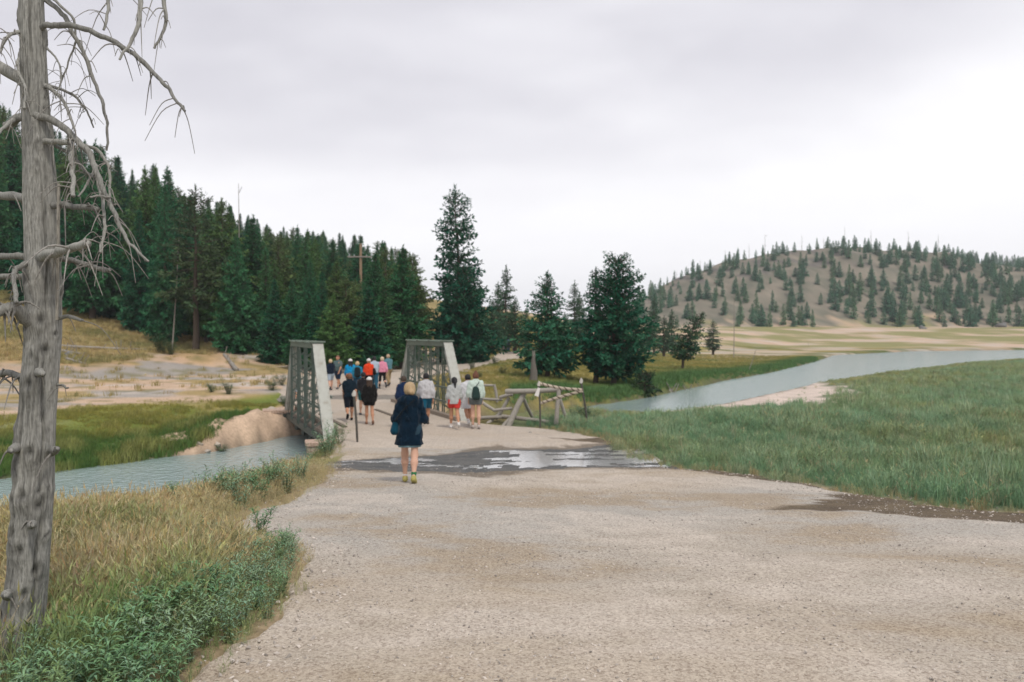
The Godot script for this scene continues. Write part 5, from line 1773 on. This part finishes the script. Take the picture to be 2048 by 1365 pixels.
func body_protos():
	wrinkles.seed = 3; wrinkles.frequency = 1.0; wrinkles.fractal_octaves = 2
	# head: centre of the skull at the origin, face toward -z
	head_f = Field.new(Vector3(-0.12, -0.2, -0.15), Vector3(0.12, 0.15, 0.14), 0.008, 110.0)
	head_f.cap(Vector3(0, 0.035, 0.012), Vector3(0, 0.02, -0.02), 0.082, 0.078)
	head_f.cap(Vector3(0, -0.01, -0.02), Vector3(0, -0.075, -0.05), 0.066, 0.038)
	head_f.cap(Vector3(-0.035, -0.03, -0.01), Vector3(0.035, -0.03, -0.01), 0.05, 0.05)
	head_f.cap(Vector3(0, 0.0, -0.096), Vector3(0, -0.028, -0.112), 0.008, 0.013)
	head_f.cap(Vector3(-0.035, 0.014, -0.082), Vector3(0.035, 0.014, -0.082), 0.014, 0.014)
	head_f.cap(Vector3(-0.018, -0.058, -0.092), Vector3(0.018, -0.058, -0.092), 0.008, 0.008)
	for s in [-1, 1]:
		head_f.cap(Vector3(0.084 * s, 0.012, 0.012), Vector3(0.082 * s, -0.025, 0.006), 0.014, 0.010)
	head_f.cap(Vector3(0, -0.05, 0.02), Vector3(0, -0.17, 0.035), 0.05, 0.052)
	# hands: wrist at the origin, fingers toward -y, palm toward the body, thumb forward
	for s in [-1.0, 1.0]:
		var h := Field.new(Vector3(-0.07, -0.22, -0.09), Vector3(0.07, 0.04, 0.07), 0.0055, 260.0)
		h.cap(Vector3(0, 0.02, 0), Vector3(0, -0.02, 0), 0.024, 0.024)
		for k in 4:
			var z := -0.030 + 0.020 * k
			h.cap(Vector3(0, -0.01, z * 0.6), Vector3(0, -0.085, z), 0.018, 0.014)
			var l: float = [0.066, 0.074, 0.070, 0.054][k]
			var k1 := Vector3(-0.010 * s, -0.085 - l * 0.5, z * 1.15)
			h.cap(Vector3(0, -0.085, z), k1, 0.0095, 0.0085)
			h.cap(k1, k1 + Vector3(-0.024 * s, -l * 0.46, 0), 0.0085, 0.0072)
		h.cap(Vector3(0, -0.025, -0.022), Vector3(-0.012 * s, -0.06, -0.056), 0.015, 0.0105)
		h.cap(Vector3(-0.012 * s, -0.06, -0.056), Vector3(-0.020 * s, -0.095, -0.060), 0.0102, 0.0082)
		hand_f.append(h)

func garment(F: Field, col: Color, planes: Array, wr := 0.006) -> ArrayMesh:
	var tr := Tri.new()
	F.net(tr, Transform3D.IDENTITY, func(_p): return col, planes, wr, wrinkles)
	return tr.mesh()

func person(q: Dictionary):
	var d: float = q.d
	var x: float = (q.u - 1024.0) / 1600.0 * d
	var y := path_y(x, d) + 0.014 if on_trail(x, d) > 0.0 else ground_y(x, d)
	var root := thing("person", q.label, "person", Vector3(x, y, -d), q.get("yaw", 0.3))
	var H: float = q.get("h", 1.68)
	root.scale = Vector3.ONE * H / 1.7
	var cell: float = q.get("cell", 0.02)
	var skin: Color = q.get("skin", Color(0.50, 0.29, 0.20))
	# joints
	var st: float = q.get("step", 0.3)
	var legs := []
	var low := 9.0
	for s in [-1.0, 1.0]:
		var a: float = st * -s if st != 0.0 else 0.0
		var b: float = 0.08 + (maxf(-a, 0.0) * 1.5)
		var hip := Vector3(0.088 * s, 0.92, 0)
		var knee := hip + Vector3(0, -cos(a), -sin(a)) * 0.43
		var sh := a - b
		var ankle := knee + Vector3(0, -cos(sh), -sin(sh)) * 0.41
		var pitch := sh * 0.75 if sh < 0.0 else sh * 0.4
		var fwd := Vector3(0.1 * s, sin(pitch), -cos(pitch)).normalized()
		var dn := Vector3(0, -cos(pitch), -sin(pitch))
		legs.append([hip, knee, ankle, fwd, dn])
		low = minf(low, minf((ankle + dn * 0.085 - fwd * 0.05).y, (ankle + dn * 0.085 + fwd * 0.15).y))
	for l in legs:
		for k in 3: l[k] = l[k] - Vector3(0, low, 0)
	var dy := -low
	var bend: float = q.get("bend", 0.03)
	var up := func(v: Vector3) -> Vector3:   # upper body, leaning a little forward from the hips
		var r := v - Vector3(0, 0.95, 0)
		return Vector3(0, 0.95 + dy, 0) + Vector3(r.x, r.y * cos(bend) - r.z * sin(bend) * 0.0, r.z - r.y * sin(bend))
	var arms := []
	for s in [-1.0, 1.0]:
		var A: Array = q.get("arms", [[0.15, 0.13, 0.25, 0.0], [-0.15, 0.13, 0.25, 0.0]])[0 if s < 0.0 else 1]
		var sho: Vector3 = up.call(Vector3(0.165 * s, 1.372, 0.0))
		var el := sho + Vector3(s * sin(A[1]), -cos(A[1]) * cos(A[0]), -sin(A[0]) * cos(A[1])).normalized() * 0.285
		var fd := Vector3(s * (sin(A[1]) * 0.5 - A[3]), -cos(A[0] + A[2]), -sin(A[0] + A[2])).normalized()
		arms.append([sho, el, el + fd * 0.245, fd])
	var head: Vector3 = up.call(Vector3(0, 1.595, -0.015))
	var lo := Vector3(-0.28, -0.05, -0.2)
	var hi := Vector3(0.28, 1.55 + maxf(dy, 0.0), 0.2)
	for pts in [legs[0].slice(0, 3), legs[1].slice(0, 3), arms[0].slice(0, 3), arms[1].slice(0, 3)]:
		for p in pts:
			lo = lo.min(p - Vector3(0.14, 0.1, 0.22)); hi = hi.max(p + Vector3(0.14, 0.0, 0.18))
	# the body: one skin from ankles to neck, with head and hands joined on
	var B := Field.new(lo, hi, cell, 45.0)
	for l in legs:
		B.cap(l[0], l[1], 0.082, 0.052)
		B.cap(l[1], l[1].lerp(l[2], 0.35) + Vector3(0, 0, 0.014), 0.048, 0.052)
		B.cap(l[1].lerp(l[2], 0.35) + Vector3(0, 0, 0.014), l[2], 0.050, 0.032)
		B.cap(l[2] - l[3] * 0.03 + l[4] * 0.03, l[2] + l[3] * 0.13 + l[4] * 0.055, 0.032, 0.025)
	for s in [-1.0, 1.0]:
		B.cap(up.call(Vector3(0.06 * s, 0.95, 0.01)), up.call(Vector3(0.05 * s, 1.12, 0)), 0.10, 0.085)
		B.cap(up.call(Vector3(0.05 * s, 1.12, 0)), up.call(Vector3(0.085 * s, 1.33, 0)), 0.085, 0.095)
		B.cap(up.call(Vector3(0.04 * s, 1.415, 0.01)), up.call(Vector3(0.16 * s, 1.372, 0)), 0.05, 0.05)
	for a in arms:
		B.cap(a[0], a[1], 0.047, 0.038)
		B.cap(a[1], a[2], 0.038, 0.024)
	B.cap(up.call(Vector3(0, 1.40, 0.015)), head + Vector3(0, -0.11, 0.02), 0.058, 0.050)
	var tr := Tri.new()
	B.net(tr, Transform3D.IDENTITY, func(_p): return skin)
	head_f.net(tr, Transform3D(Basis(Vector3.UP, q.get("look", 0.0)) * Basis(Vector3.RIGHT, q.get("nod", -0.05)), head), func(p):
		if p.z < -0.07 and absf(absf(p.x) - 0.032) < 0.012 and absf(p.y + 0.004) < 0.008: return Color(0.06, 0.05, 0.04)
		if p.z < -0.08 and absf(p.x) < 0.022 and absf(p.y + 0.058) < 0.008: return skin * Color(0.95, 0.6, 0.6)
		return skin)
	for i in 2:
		var fd: Vector3 = arms[i][3]
		var yv := -fd
		var xv := Vector3.RIGHT
		xv = (xv - yv * xv.dot(yv)).normalized()
		hand_f[i].net(tr, Transform3D(Basis(xv, yv, xv.cross(yv)), arms[i][2] + fd * 0.012), func(_p): return skin)
	part("body", tr.mesh(), M.skin, root)
	# trousers, shorts or skirt
	var bo: Array = q.bottom   # [kind, colour, y of the hem]
	var P := Field.new(Vector3(-0.32, bo[2] - 0.15, lo.z), Vector3(0.32, 1.12 + maxf(dy, 0.0), hi.z), cell, 40.0)
	var loose := 0.03 if bo[0] != "tight" else 0.008
	for s in 2:
		var l: Array = legs[s]
		var sg := -1.0 if s == 0 else 1.0
		P.cap(up.call(Vector3(0.06 * sg, 1.02, 0.01)), l[0] + Vector3(0, -0.03, 0.015), 0.10 + loose * 0.4, 0.098 + loose * 0.5)
		if bo[0] == "skirt":
			P.cap(l[0], l[0].lerp(l[1], 0.85) * Vector3(1.1, 1, 0.5), 0.12, 0.145)
			P.cap(Vector3(0, l[0].y, 0), Vector3(0, l[1].y, 0), 0.11, 0.13)
		else:
			P.cap(l[0], l[1], 0.086 + loose, 0.058 + loose)
			if bo[2] < 0.5:
				P.cap(l[1], l[2], 0.056 + loose, 0.042 + loose)
	part("skirt" if bo[0] == "skirt" else ("trousers" if bo[2] < 0.5 else "shorts"), garment(P, bo[1], [[Vector3.DOWN, -(bo[2] + dy * (0.0 if bo[2] < 0.5 else 1.0))], [Vector3.UP, 1.06 + dy]]), M.cloth, root)
	# top
	var tp: Dictionary = q.top
	var bulk: float = tp.get("bulk", 0.02)
	var hem: float = tp.get("hem", 0.93) + dy
	var T := Field.new(Vector3(lo.x, hem - 0.1, lo.z), Vector3(hi.x, 1.6 + maxf(dy, 0.0), hi.z), cell, 42.0)
	var fl: float = tp.get("flare", 0.0)
	for s in [-1.0, 1.0]:
		T.cap(up.call(Vector3(0.055 * s, 1.15, 0.005)), up.call(Vector3(0.078 * s, 1.30, 0.005)), 0.095 + bulk, 0.095 + bulk * 0.8)
		T.cap(up.call(Vector3(0.055 * s, 1.15, 0.005)), Vector3((0.065 + fl * 0.5) * s, minf(hem, 0.95 + dy), 0.02), 0.095 + bulk, 0.108 + bulk + fl * 0.5)
		T.cap(up.call(Vector3(0.03 * s, 1.425, 0.012)), up.call(Vector3(0.155 * s, 1.362, 0.004)), 0.050 + bulk * 0.3, 0.054 + bulk * 0.5)
	var sl: float = tp.get("sleeve", 1.0)
	for a in arms:
		T.cap(a[0], a[1] if sl > 0.5 else a[0].lerp(a[1], 0.6), 0.048 + bulk * 0.6, 0.043 + bulk * 0.9)
		if sl > 0.5: T.cap(a[1], a[1].lerp(a[2], 0.93), 0.044 + bulk, 0.032 + bulk * 0.7)
	if tp.get("hood", false):
		T.cap(up.call(Vector3(-0.075, 1.43, 0.09)), up.call(Vector3(0.075, 1.43, 0.09)), 0.06, 0.06)
		T.cap(up.call(Vector3(0, 1.42, 0.115)), up.call(Vector3(0, 1.30, 0.125)), 0.07, 0.03)
	T.cap(up.call(Vector3(0, 1.42, 0.01)), up.call(Vector3(0, 1.485, 0.012)), 0.068, 0.060)
	part(tp.get("name", "jacket"), garment(T, tp.col, [[Vector3.DOWN, -hem], [Vector3.UP, 1.525 + dy]], 0.03), M.cloth, root)
	if tp.has("trim"):   # a paler layer showing under the hem
		var U := Field.new(Vector3(-0.4, hem - 0.2, -0.4), Vector3(0.4, hem + 0.25, 0.4), cell, 42.0)
		for s in [-1.0, 1.0]:
			U.cap(Vector3(0.055 * s, hem + 0.15, 0.01), Vector3((0.055 + fl * 0.4) * s, hem - 0.1, 0.018), 0.095 + bulk * 0.7, 0.102 + bulk * 0.7 + fl * 0.4)
		part("lining", garment(U, tp.trim, [[Vector3.DOWN, -(hem - 0.035)], [Vector3.UP, hem + 0.1]]), M.cloth, root)
	# shoes and socks
	var shoe: Color = q.get("shoe", Color(0.08, 0.08, 0.085))
	var socks: Array = q.get("socks", [])
	for s in 2:
		var l: Array = legs[s]
		var S := Field.new(l[2] - Vector3(0.14, 0.2, 0.26), l[2] + Vector3(0.14, 0.16, 0.2), minf(cell, 0.012), 90.0)
		S.cap(l[2] - l[3] * 0.045 + l[4] * 0.045, l[2] + l[3] * 0.06 + l[4] * 0.05, 0.040, 0.042)
		S.cap(l[2] + l[3] * 0.06 + l[4] * 0.05, l[2] + l[3] * 0.145 + l[4] * 0.058, 0.043, 0.034)
		S.cap(l[2] - l[3] * 0.01, l[2] - l[3] * 0.01 + l[4] * 0.04, 0.042, 0.044)
		part("shoe", garment(S, shoe, [[l[4], l[4].dot(l[2]) + 0.085], [-l[4], -l[4].dot(l[2]) + 0.02]], 0.0), M.cloth, root)
		if socks.size() > s:
			var Z := Field.new(l[2] - Vector3(0.1, 0.1, 0.1), l[2] + Vector3(0.1, 0.26, 0.1), minf(cell, 0.012), 90.0)
			Z.cap(l[2] + l[4] * 0.03, l[2].lerp(l[1], 0.24), 0.040, 0.045)
			part("sock", garment(Z, socks[s][0], [[Vector3.UP, l[2].y + socks[s][1]]], 0.0), M.cloth, root)
	# hair and hat
	var hr: Array = q.hair   # [kind, colour]
	var G := Field.new(head + Vector3(-0.17, -0.42, -0.16), head + Vector3(0.17, 0.2, 0.26), 0.011, 80.0)
	G.cap(head + Vector3(0, 0.04, 0.020), head + Vector3(0, 0.03, -0.022), 0.094, 0.082)
	G.cap(head + Vector3(-0.03, -0.01, 0.045), head + Vector3(0.03, -0.01, 0.045), 0.068, 0.068)
	if hr[0] == "bun":
		G.cap(head + Vector3(0.02, -0.03, 0.135), head + Vector3(0.05, -0.045, 0.125), 0.046, 0.04)
		G.cap(head + Vector3(-0.03, -0.06, 0.06), head + Vector3(0.03, -0.06, 0.06), 0.036, 0.036)
	elif hr[0] == "topknot":
		G.cap(head + Vector3(0, 0.125, 0.045), head + Vector3(0, 0.15, 0.05), 0.04, 0.034)
	elif hr[0] == "ponytail":
		G.cap(head + Vector3(0, 0.05, 0.11), head + Vector3(0.01, -0.05, 0.145), 0.034, 0.042)
		G.cap(head + Vector3(0.01, -0.05, 0.145), head + Vector3(0.015, -0.25, 0.125), 0.042, 0.018)
	elif hr[0] == "long":
		for s in [-1, 0, 1]:
			G.cap(head + Vector3(0.05 * s, -0.02, 0.05), head + Vector3(0.06 * s, -0.24, 0.10), 0.062, 0.045)
	var hair_planes := [[Vector3(0, -0.55, -0.83), 0.03 + Vector3(0, -0.55, -0.83).dot(head)]]
	if hr[0] == "short": hair_planes.append([Vector3.DOWN, -(head.y - 0.05)])
	var ht := Tri.new()
	G.net(ht, Transform3D.IDENTITY, func(p): return hr[1] * (1.0 + 0.35 * wrinkles.get_noise_3d(p.x * 60.0, p.y * 9.0, p.z * 60.0)), hair_planes, 0.006, wrinkles)
	part("hair", ht.mesh(), M.hair, root)
	if q.has("hat"):
		var C := Field.new(head + Vector3(-0.16, -0.05, -0.24), head + Vector3(0.16, 0.2, 0.18), 0.011, 100.0)
		C.cap(head + Vector3(0, 0.05, 0.018), head + Vector3(0, 0.045, -0.022), 0.104, 0.094)
		C.cap(head + Vector3(-0.03, 0.045, -0.11), head + Vector3(0.03, 0.045, -0.11), 0.034, 0.034)
		C.cap(head + Vector3(-0.025, 0.04, -0.155), head + Vector3(0.025, 0.04, -0.155), 0.026, 0.026)
		part("cap", garment(C, q.hat, [[Vector3.DOWN, -(head.y + 0.035)]], 0.0), M.cloth, root)
	return [root, up, head]

func bag(root: Node3D, up: Callable, called: String, label: String, col: Color, a: Vector3, b: Vector3, ra: float, rb: float, flat_to: Vector3, strap: Array):
	# a soft bag that someone carries; it is a thing of its own and stands at its owner's place
	var o := thing(called, label, "bag", root.position, root.rotation.y)
	o.scale = root.scale
	var pa: Vector3 = up.call(a)
	var pb: Vector3 = up.call(b)
	var F := Field.new(pa.min(pb) - Vector3.ONE * 0.3, pa.max(pb) + Vector3.ONE * 0.3, 0.016, 60.0)
	F.cap(pa + flat_to, pb + flat_to, ra, rb)
	F.cap(pa - flat_to, pb - flat_to, ra, rb)
	part("pouch", garment(F, col, [], 0.008), M.cloth, o)
	if strap:
		var pts := []
		for s in strap: pts.append(up.call(s))
		var c := curve(pts, 6)
		var t := Tri.new()
		t.tube(c, taper(c.size(), 0.011, 0.011), 6, Color(0.01, 0.014, 0.018))
		part("strap", t.mesh(), M.cloth, o)

func build_people():
	body_protos()
	var fair := Color(0.56, 0.34, 0.25)
	var tan := Color(0.46, 0.24, 0.15)
	var white := Color(0.72, 0.71, 0.70)
	var black := Color(0.012, 0.012, 0.014)
	var walk := [[0.35, 0.12, 0.35, 0.05], [-0.3, 0.14, 0.3, 0.0]]
	var walk2 := [[-0.3, 0.14, 0.3, 0.0], [0.35, 0.12, 0.35, 0.05]]
	var calm := [[0.05, 0.14, 0.25, 0.05], [0.0, 0.14, 0.3, 0.05]]
	# the woman walking down the trail
	var r: Array = person({"u": 818, "d": 13.4, "h": 1.68, "yaw": 0.06, "cell": 0.014, "skin": fair, "step": 0.2, "bend": 0.04,
		"arms": [[0.05, 0.27, 1.75, 0.35], [0.05, 0.27, 1.75, 0.35]],
		"label": "blonde person in a long navy jacket and yellow shoes walking down the trail",
		"top": {"col": Color(0.004, 0.017, 0.033), "bulk": 0.024, "hem": 0.66, "flare": 0.045, "hood": true, "trim": Color(0.16, 0.26, 0.30), "name": "jacket"},
		"bottom": ["shorts", Color(0.03, 0.06, 0.09), 0.74], "hair": ["bun", Color(0.38, 0.275, 0.16)], "shoe": Color(0.40, 0.36, 0.12),
		"socks": [[white, 0.05], [Color(0.03, 0.16, 0.07), 0.09]]})
	bag(r[0], r[1], "shoulder_bag", "teal-blue shoulder bag at the side of the person in the navy jacket", Color(0.006, 0.05, 0.08), Vector3(-0.235, 1.02, -0.05), Vector3(-0.25, 0.90, 0.02), 0.06, 0.07, Vector3(0.0, 0, 0.05), [Vector3(-0.25, 1.06, 0.1), Vector3(-0.08, 1.28, 0.178), Vector3(0.10, 1.44, 0.14), Vector3(0.13, 1.46, 0.0)])
	# those about to step onto the bridge
	person({"u": 806, "d": 24.6, "h": 1.60, "yaw": 0.3, "label": "person in a navy top hidden behind the blonde person in the navy jacket", "arms": calm, "step": 0.15, "cell": 0.026,
		"top": {"col": Color(0.012, 0.03, 0.075)}, "bottom": ["trousers", Color(0.03, 0.04, 0.06), 0.08], "hair": ["short", Color(0.05, 0.035, 0.025)]})
	person({"u": 851, "d": 25.5, "h": 1.66, "yaw": 0.25, "skin": tan, "step": -0.3, "arms": walk, "look": 0.3, "label": "person in a pale grey sweatshirt and blue shorts walking on the bridge",
		"top": {"col": Color(0.52, 0.52, 0.54), "bulk": 0.045, "hem": 0.90}, "bottom": ["shorts", Color(0.015, 0.10, 0.17), 0.56], "hair": ["short", black], "shoe": Color(0.05, 0.05, 0.05), "socks": [[black, 0.09], [black, 0.09]]})
	person({"u": 908, "d": 24.5, "h": 1.58, "yaw": 0.2, "skin": tan, "step": 0.28, "arms": calm, "look": 0.2, "label": "person with black ponytail, grey sweatshirt and red shorts by the bridge post",
		"top": {"col": Color(0.44, 0.46, 0.46), "bulk": 0.03, "hem": 0.84}, "bottom": ["shorts", Color(0.58, 0.05, 0.04), 0.70], "hair": ["ponytail", black], "shoe": white, "socks": [[white, 0.06], [white, 0.06]]})
	r = person({"u": 935, "d": 25.2, "h": 1.63, "yaw": 0.35, "skin": tan, "step": -0.25, "arms": calm, "look": 0.5, "label": "person all in white with a black waist pouch beside the person in pale mint",
		"top": {"col": Color(0.66, 0.67, 0.70), "bulk": 0.03, "hem": 0.94}, "bottom": ["skirt", Color(0.62, 0.63, 0.66), 0.60], "hair": ["short", black], "shoe": white, "socks": [[white, 0.1], [white, 0.1]]})
	bag(r[0], r[1], "waist_pouch", "small black pouch at the waist of the person in white", black, Vector3(-0.05, 1.07, 0.155), Vector3(0.06, 1.07, 0.155), 0.05, 0.05, Vector3(0, 0.012, 0), [])
	r = person({"u": 951, "d": 24.5, "h": 1.70, "yaw": 0.15, "skin": fair, "step": 0.06, "arms": calm, "look": 0.3, "label": "person in a pale mint sweatshirt and grey shorts with a dark sling bag",
		"top": {"col": Color(0.55, 0.66, 0.60), "bulk": 0.04, "hem": 0.93}, "bottom": ["shorts", Color(0.13, 0.15, 0.15), 0.72], "hair": ["topknot", Color(0.13, 0.055, 0.03)], "shoe": Color(0.45, 0.40, 0.38), "socks": [[black, 0.05], [black, 0.05]]})
	bag(r[0], r[1], "sling_bag", "dark green sling bag on the back of the person in mint", Color(0.025, 0.05, 0.045), Vector3(-0.02, 1.23, 0.20), Vector3(-0.01, 0.98, 0.21), 0.06, 0.10, Vector3(0.035, 0, 0), [Vector3(-0.02, 1.28, 0.19), Vector3(0.08, 1.40, 0.125), Vector3(0.13, 1.475, 0.0)])
	person({"u": 737, "d": 25.6, "h": 1.50, "yaw": 0.3, "skin": tan, "step": 0.2, "arms": calm, "label": "person with a white cap, long hair and black jacket walking on the bridge", "hat": white,
		"top": {"col": black, "bulk": 0.04, "hem": 0.82}, "bottom": ["shorts", black, 0.70], "hair": ["long", Color(0.05, 0.03, 0.02)], "shoe": Color(0.22, 0.12, 0.08)})
	person({"u": 725, "d": 28.4, "h": 1.55, "yaw": 0.3, "skin": fair, "step": 0.3, "arms": walk, "label": "person in dark clothes half hidden behind the person in the black jacket", "cell": 0.026,
		"top": {"col": Color(0.02, 0.022, 0.026), "hem": 0.9}, "bottom": ["shorts", Color(0.02, 0.12, 0.13), 0.62], "hair": ["short", black]})
	person({"u": 697, "d": 26.6, "h": 1.62, "yaw": 0.25, "skin": tan, "step": -0.38, "arms": walk, "label": "person in a dark navy shirt and black shorts striding over the bridge",
		"top": {"col": Color(0.008, 0.020, 0.032), "bulk": 0.035, "sleeve": 0.3, "hem": 0.88}, "bottom": ["shorts", Color(0.010, 0.014, 0.02), 0.52], "hair": ["short", Color(0.16, 0.08, 0.045)], "shoe": black})
	# the crowd beyond the bridge
	var far := [
		[699, 38.0, 1.68, 0.3, "person in a bright blue jacket and white cap beyond the bridge", Color(0.01, 0.27, 0.56), ["shorts", Color(0.02, 0.05, 0.06), 0.55], ["long", black], white, walk, 0.3, 1.0],
		[713, 37.0, 1.62, 0.2, "blond person in a teal jacket with a black backpack beyond the bridge", Color(0.02, 0.22, 0.36), ["trousers", Color(0.03, 0.08, 0.13), 0.08], ["short", Color(0.5, 0.36, 0.2)], null, calm, -0.2, 1.0],
		[736, 38.2, 1.66, 0.3, "person in a bright orange-red jacket and white cap beyond the bridge", Color(0.72, 0.065, 0.02), ["trousers", Color(0.02, 0.02, 0.025), 0.08], ["short", Color(0.3, 0.2, 0.12)], white, calm, 0.2, 1.0],
		[747, 39.6, 1.74, 0.2, "dark-haired person in a pale blue shirt and jeans beyond the bridge", Color(0.42, 0.50, 0.60), ["trousers", Color(0.02, 0.09, 0.14), 0.08], ["short", black], null, walk2, 0.25, 0.3],
		[763, 41.2, 1.66, 0.4, "person in a pink jacket and black leggings beyond the bridge", Color(0.70, 0.27, 0.38), ["tight", black, 0.10], ["short", Color(0.55, 0.42, 0.28)], Color(0.62, 0.52, 0.38), walk, 0.35, 1.0],
		[775, 42.4, 1.72, 0.5, "person in a grey-teal shirt and khaki trousers beside the pink jacket", Color(0.10, 0.22, 0.26), ["trousers", Color(0.30, 0.22, 0.12), 0.08], ["short", Color(0.4, 0.3, 0.2)], null, walk2, -0.3, 0.3],
		[674, 41.0, 1.70, 2.9, "person in a grey shirt and navy shorts coming toward the bridge", Color(0.10, 0.15, 0.155), ["shorts", Color(0.015, 0.03, 0.06), 0.52], ["short", Color(0.2, 0.09, 0.06)], null, walk, 0.3, 0.3],
		[659, 40.2, 1.58, 0.4, "blond person in a navy top and pale shorts near the bridge's far end", Color(0.008, 0.018, 0.035), ["shorts", Color(0.35, 0.42, 0.5), 0.58], ["short", Color(0.55, 0.42, 0.26)], null, walk2, -0.3, 1.0],
		[586, 34.6, 1.12, 0.4, "child in a dark top and pale shorts outside the bridge truss", Color(0.012, 0.014, 0.02), ["shorts", Color(0.42, 0.48, 0.55), 0.60], ["short", Color(0.1, 0.06, 0.04)], null, calm, 0.2, 0.3],
		[1006, 86.0, 1.65, 0.2, "distant person in white on the trail under the pines", Color(0.6, 0.56, 0.55), ["trousers", Color(0.2, 0.2, 0.22), 0.08], ["short", black], null, calm, 0.2, 1.0],
		[1017, 85.0, 1.68, 0.1, "distant person in pale blue on the trail under the pines", Color(0.22, 0.36, 0.52), ["trousers", Color(0.05, 0.07, 0.12), 0.08], ["short", black], null, calm, -0.2, 1.0],
		[1029, 84.0, 1.70, 0.4, "distant person in rust brown on the trail under the pines", Color(0.30, 0.10, 0.06), ["trousers", Color(0.04, 0.05, 0.08), 0.08], ["short", black], null, calm, 0.2, 1.0]]
	for f in far:
		var q := {"u": f[0], "d": f[1], "h": f[2], "yaw": f[3], "label": f[4], "top": {"col": f[5], "bulk": 0.035, "sleeve": f[11]}, "bottom": f[6], "hair": f[7], "arms": f[9], "step": f[10], "cell": 0.027 if f[1] < 60.0 else 0.04, "skin": fair if f[0] % 2 else tan}
		if f[8] != null: q.hat = f[8]
		r = person(q)
		if f[0] == 713: bag(r[0], r[1], "backpack", "black backpack worn over the teal jacket", Color(0.012, 0.02, 0.025), Vector3(0, 1.36, 0.19), Vector3(0, 1.06, 0.21), 0.09, 0.11, Vector3(0.05, 0, 0), [])
		if f[0] == 736: bag(r[0], r[1], "hip_bag", "black bag slung beside the orange-red jacket", black, Vector3(0.25, 1.2, 0.05), Vector3(0.27, 1.02, 0.05), 0.07, 0.09, Vector3(0, 0, 0.04), [])
		if f[0] == 699: bag(r[0], r[1], "belt_bag", "orange bag at the hip of the bright blue jacket", Color(0.5, 0.16, 0.05), Vector3(-0.16, 0.96, 0.15), Vector3(-0.02, 0.92, 0.18), 0.06, 0.06, Vector3(0, 0.02, 0), [])
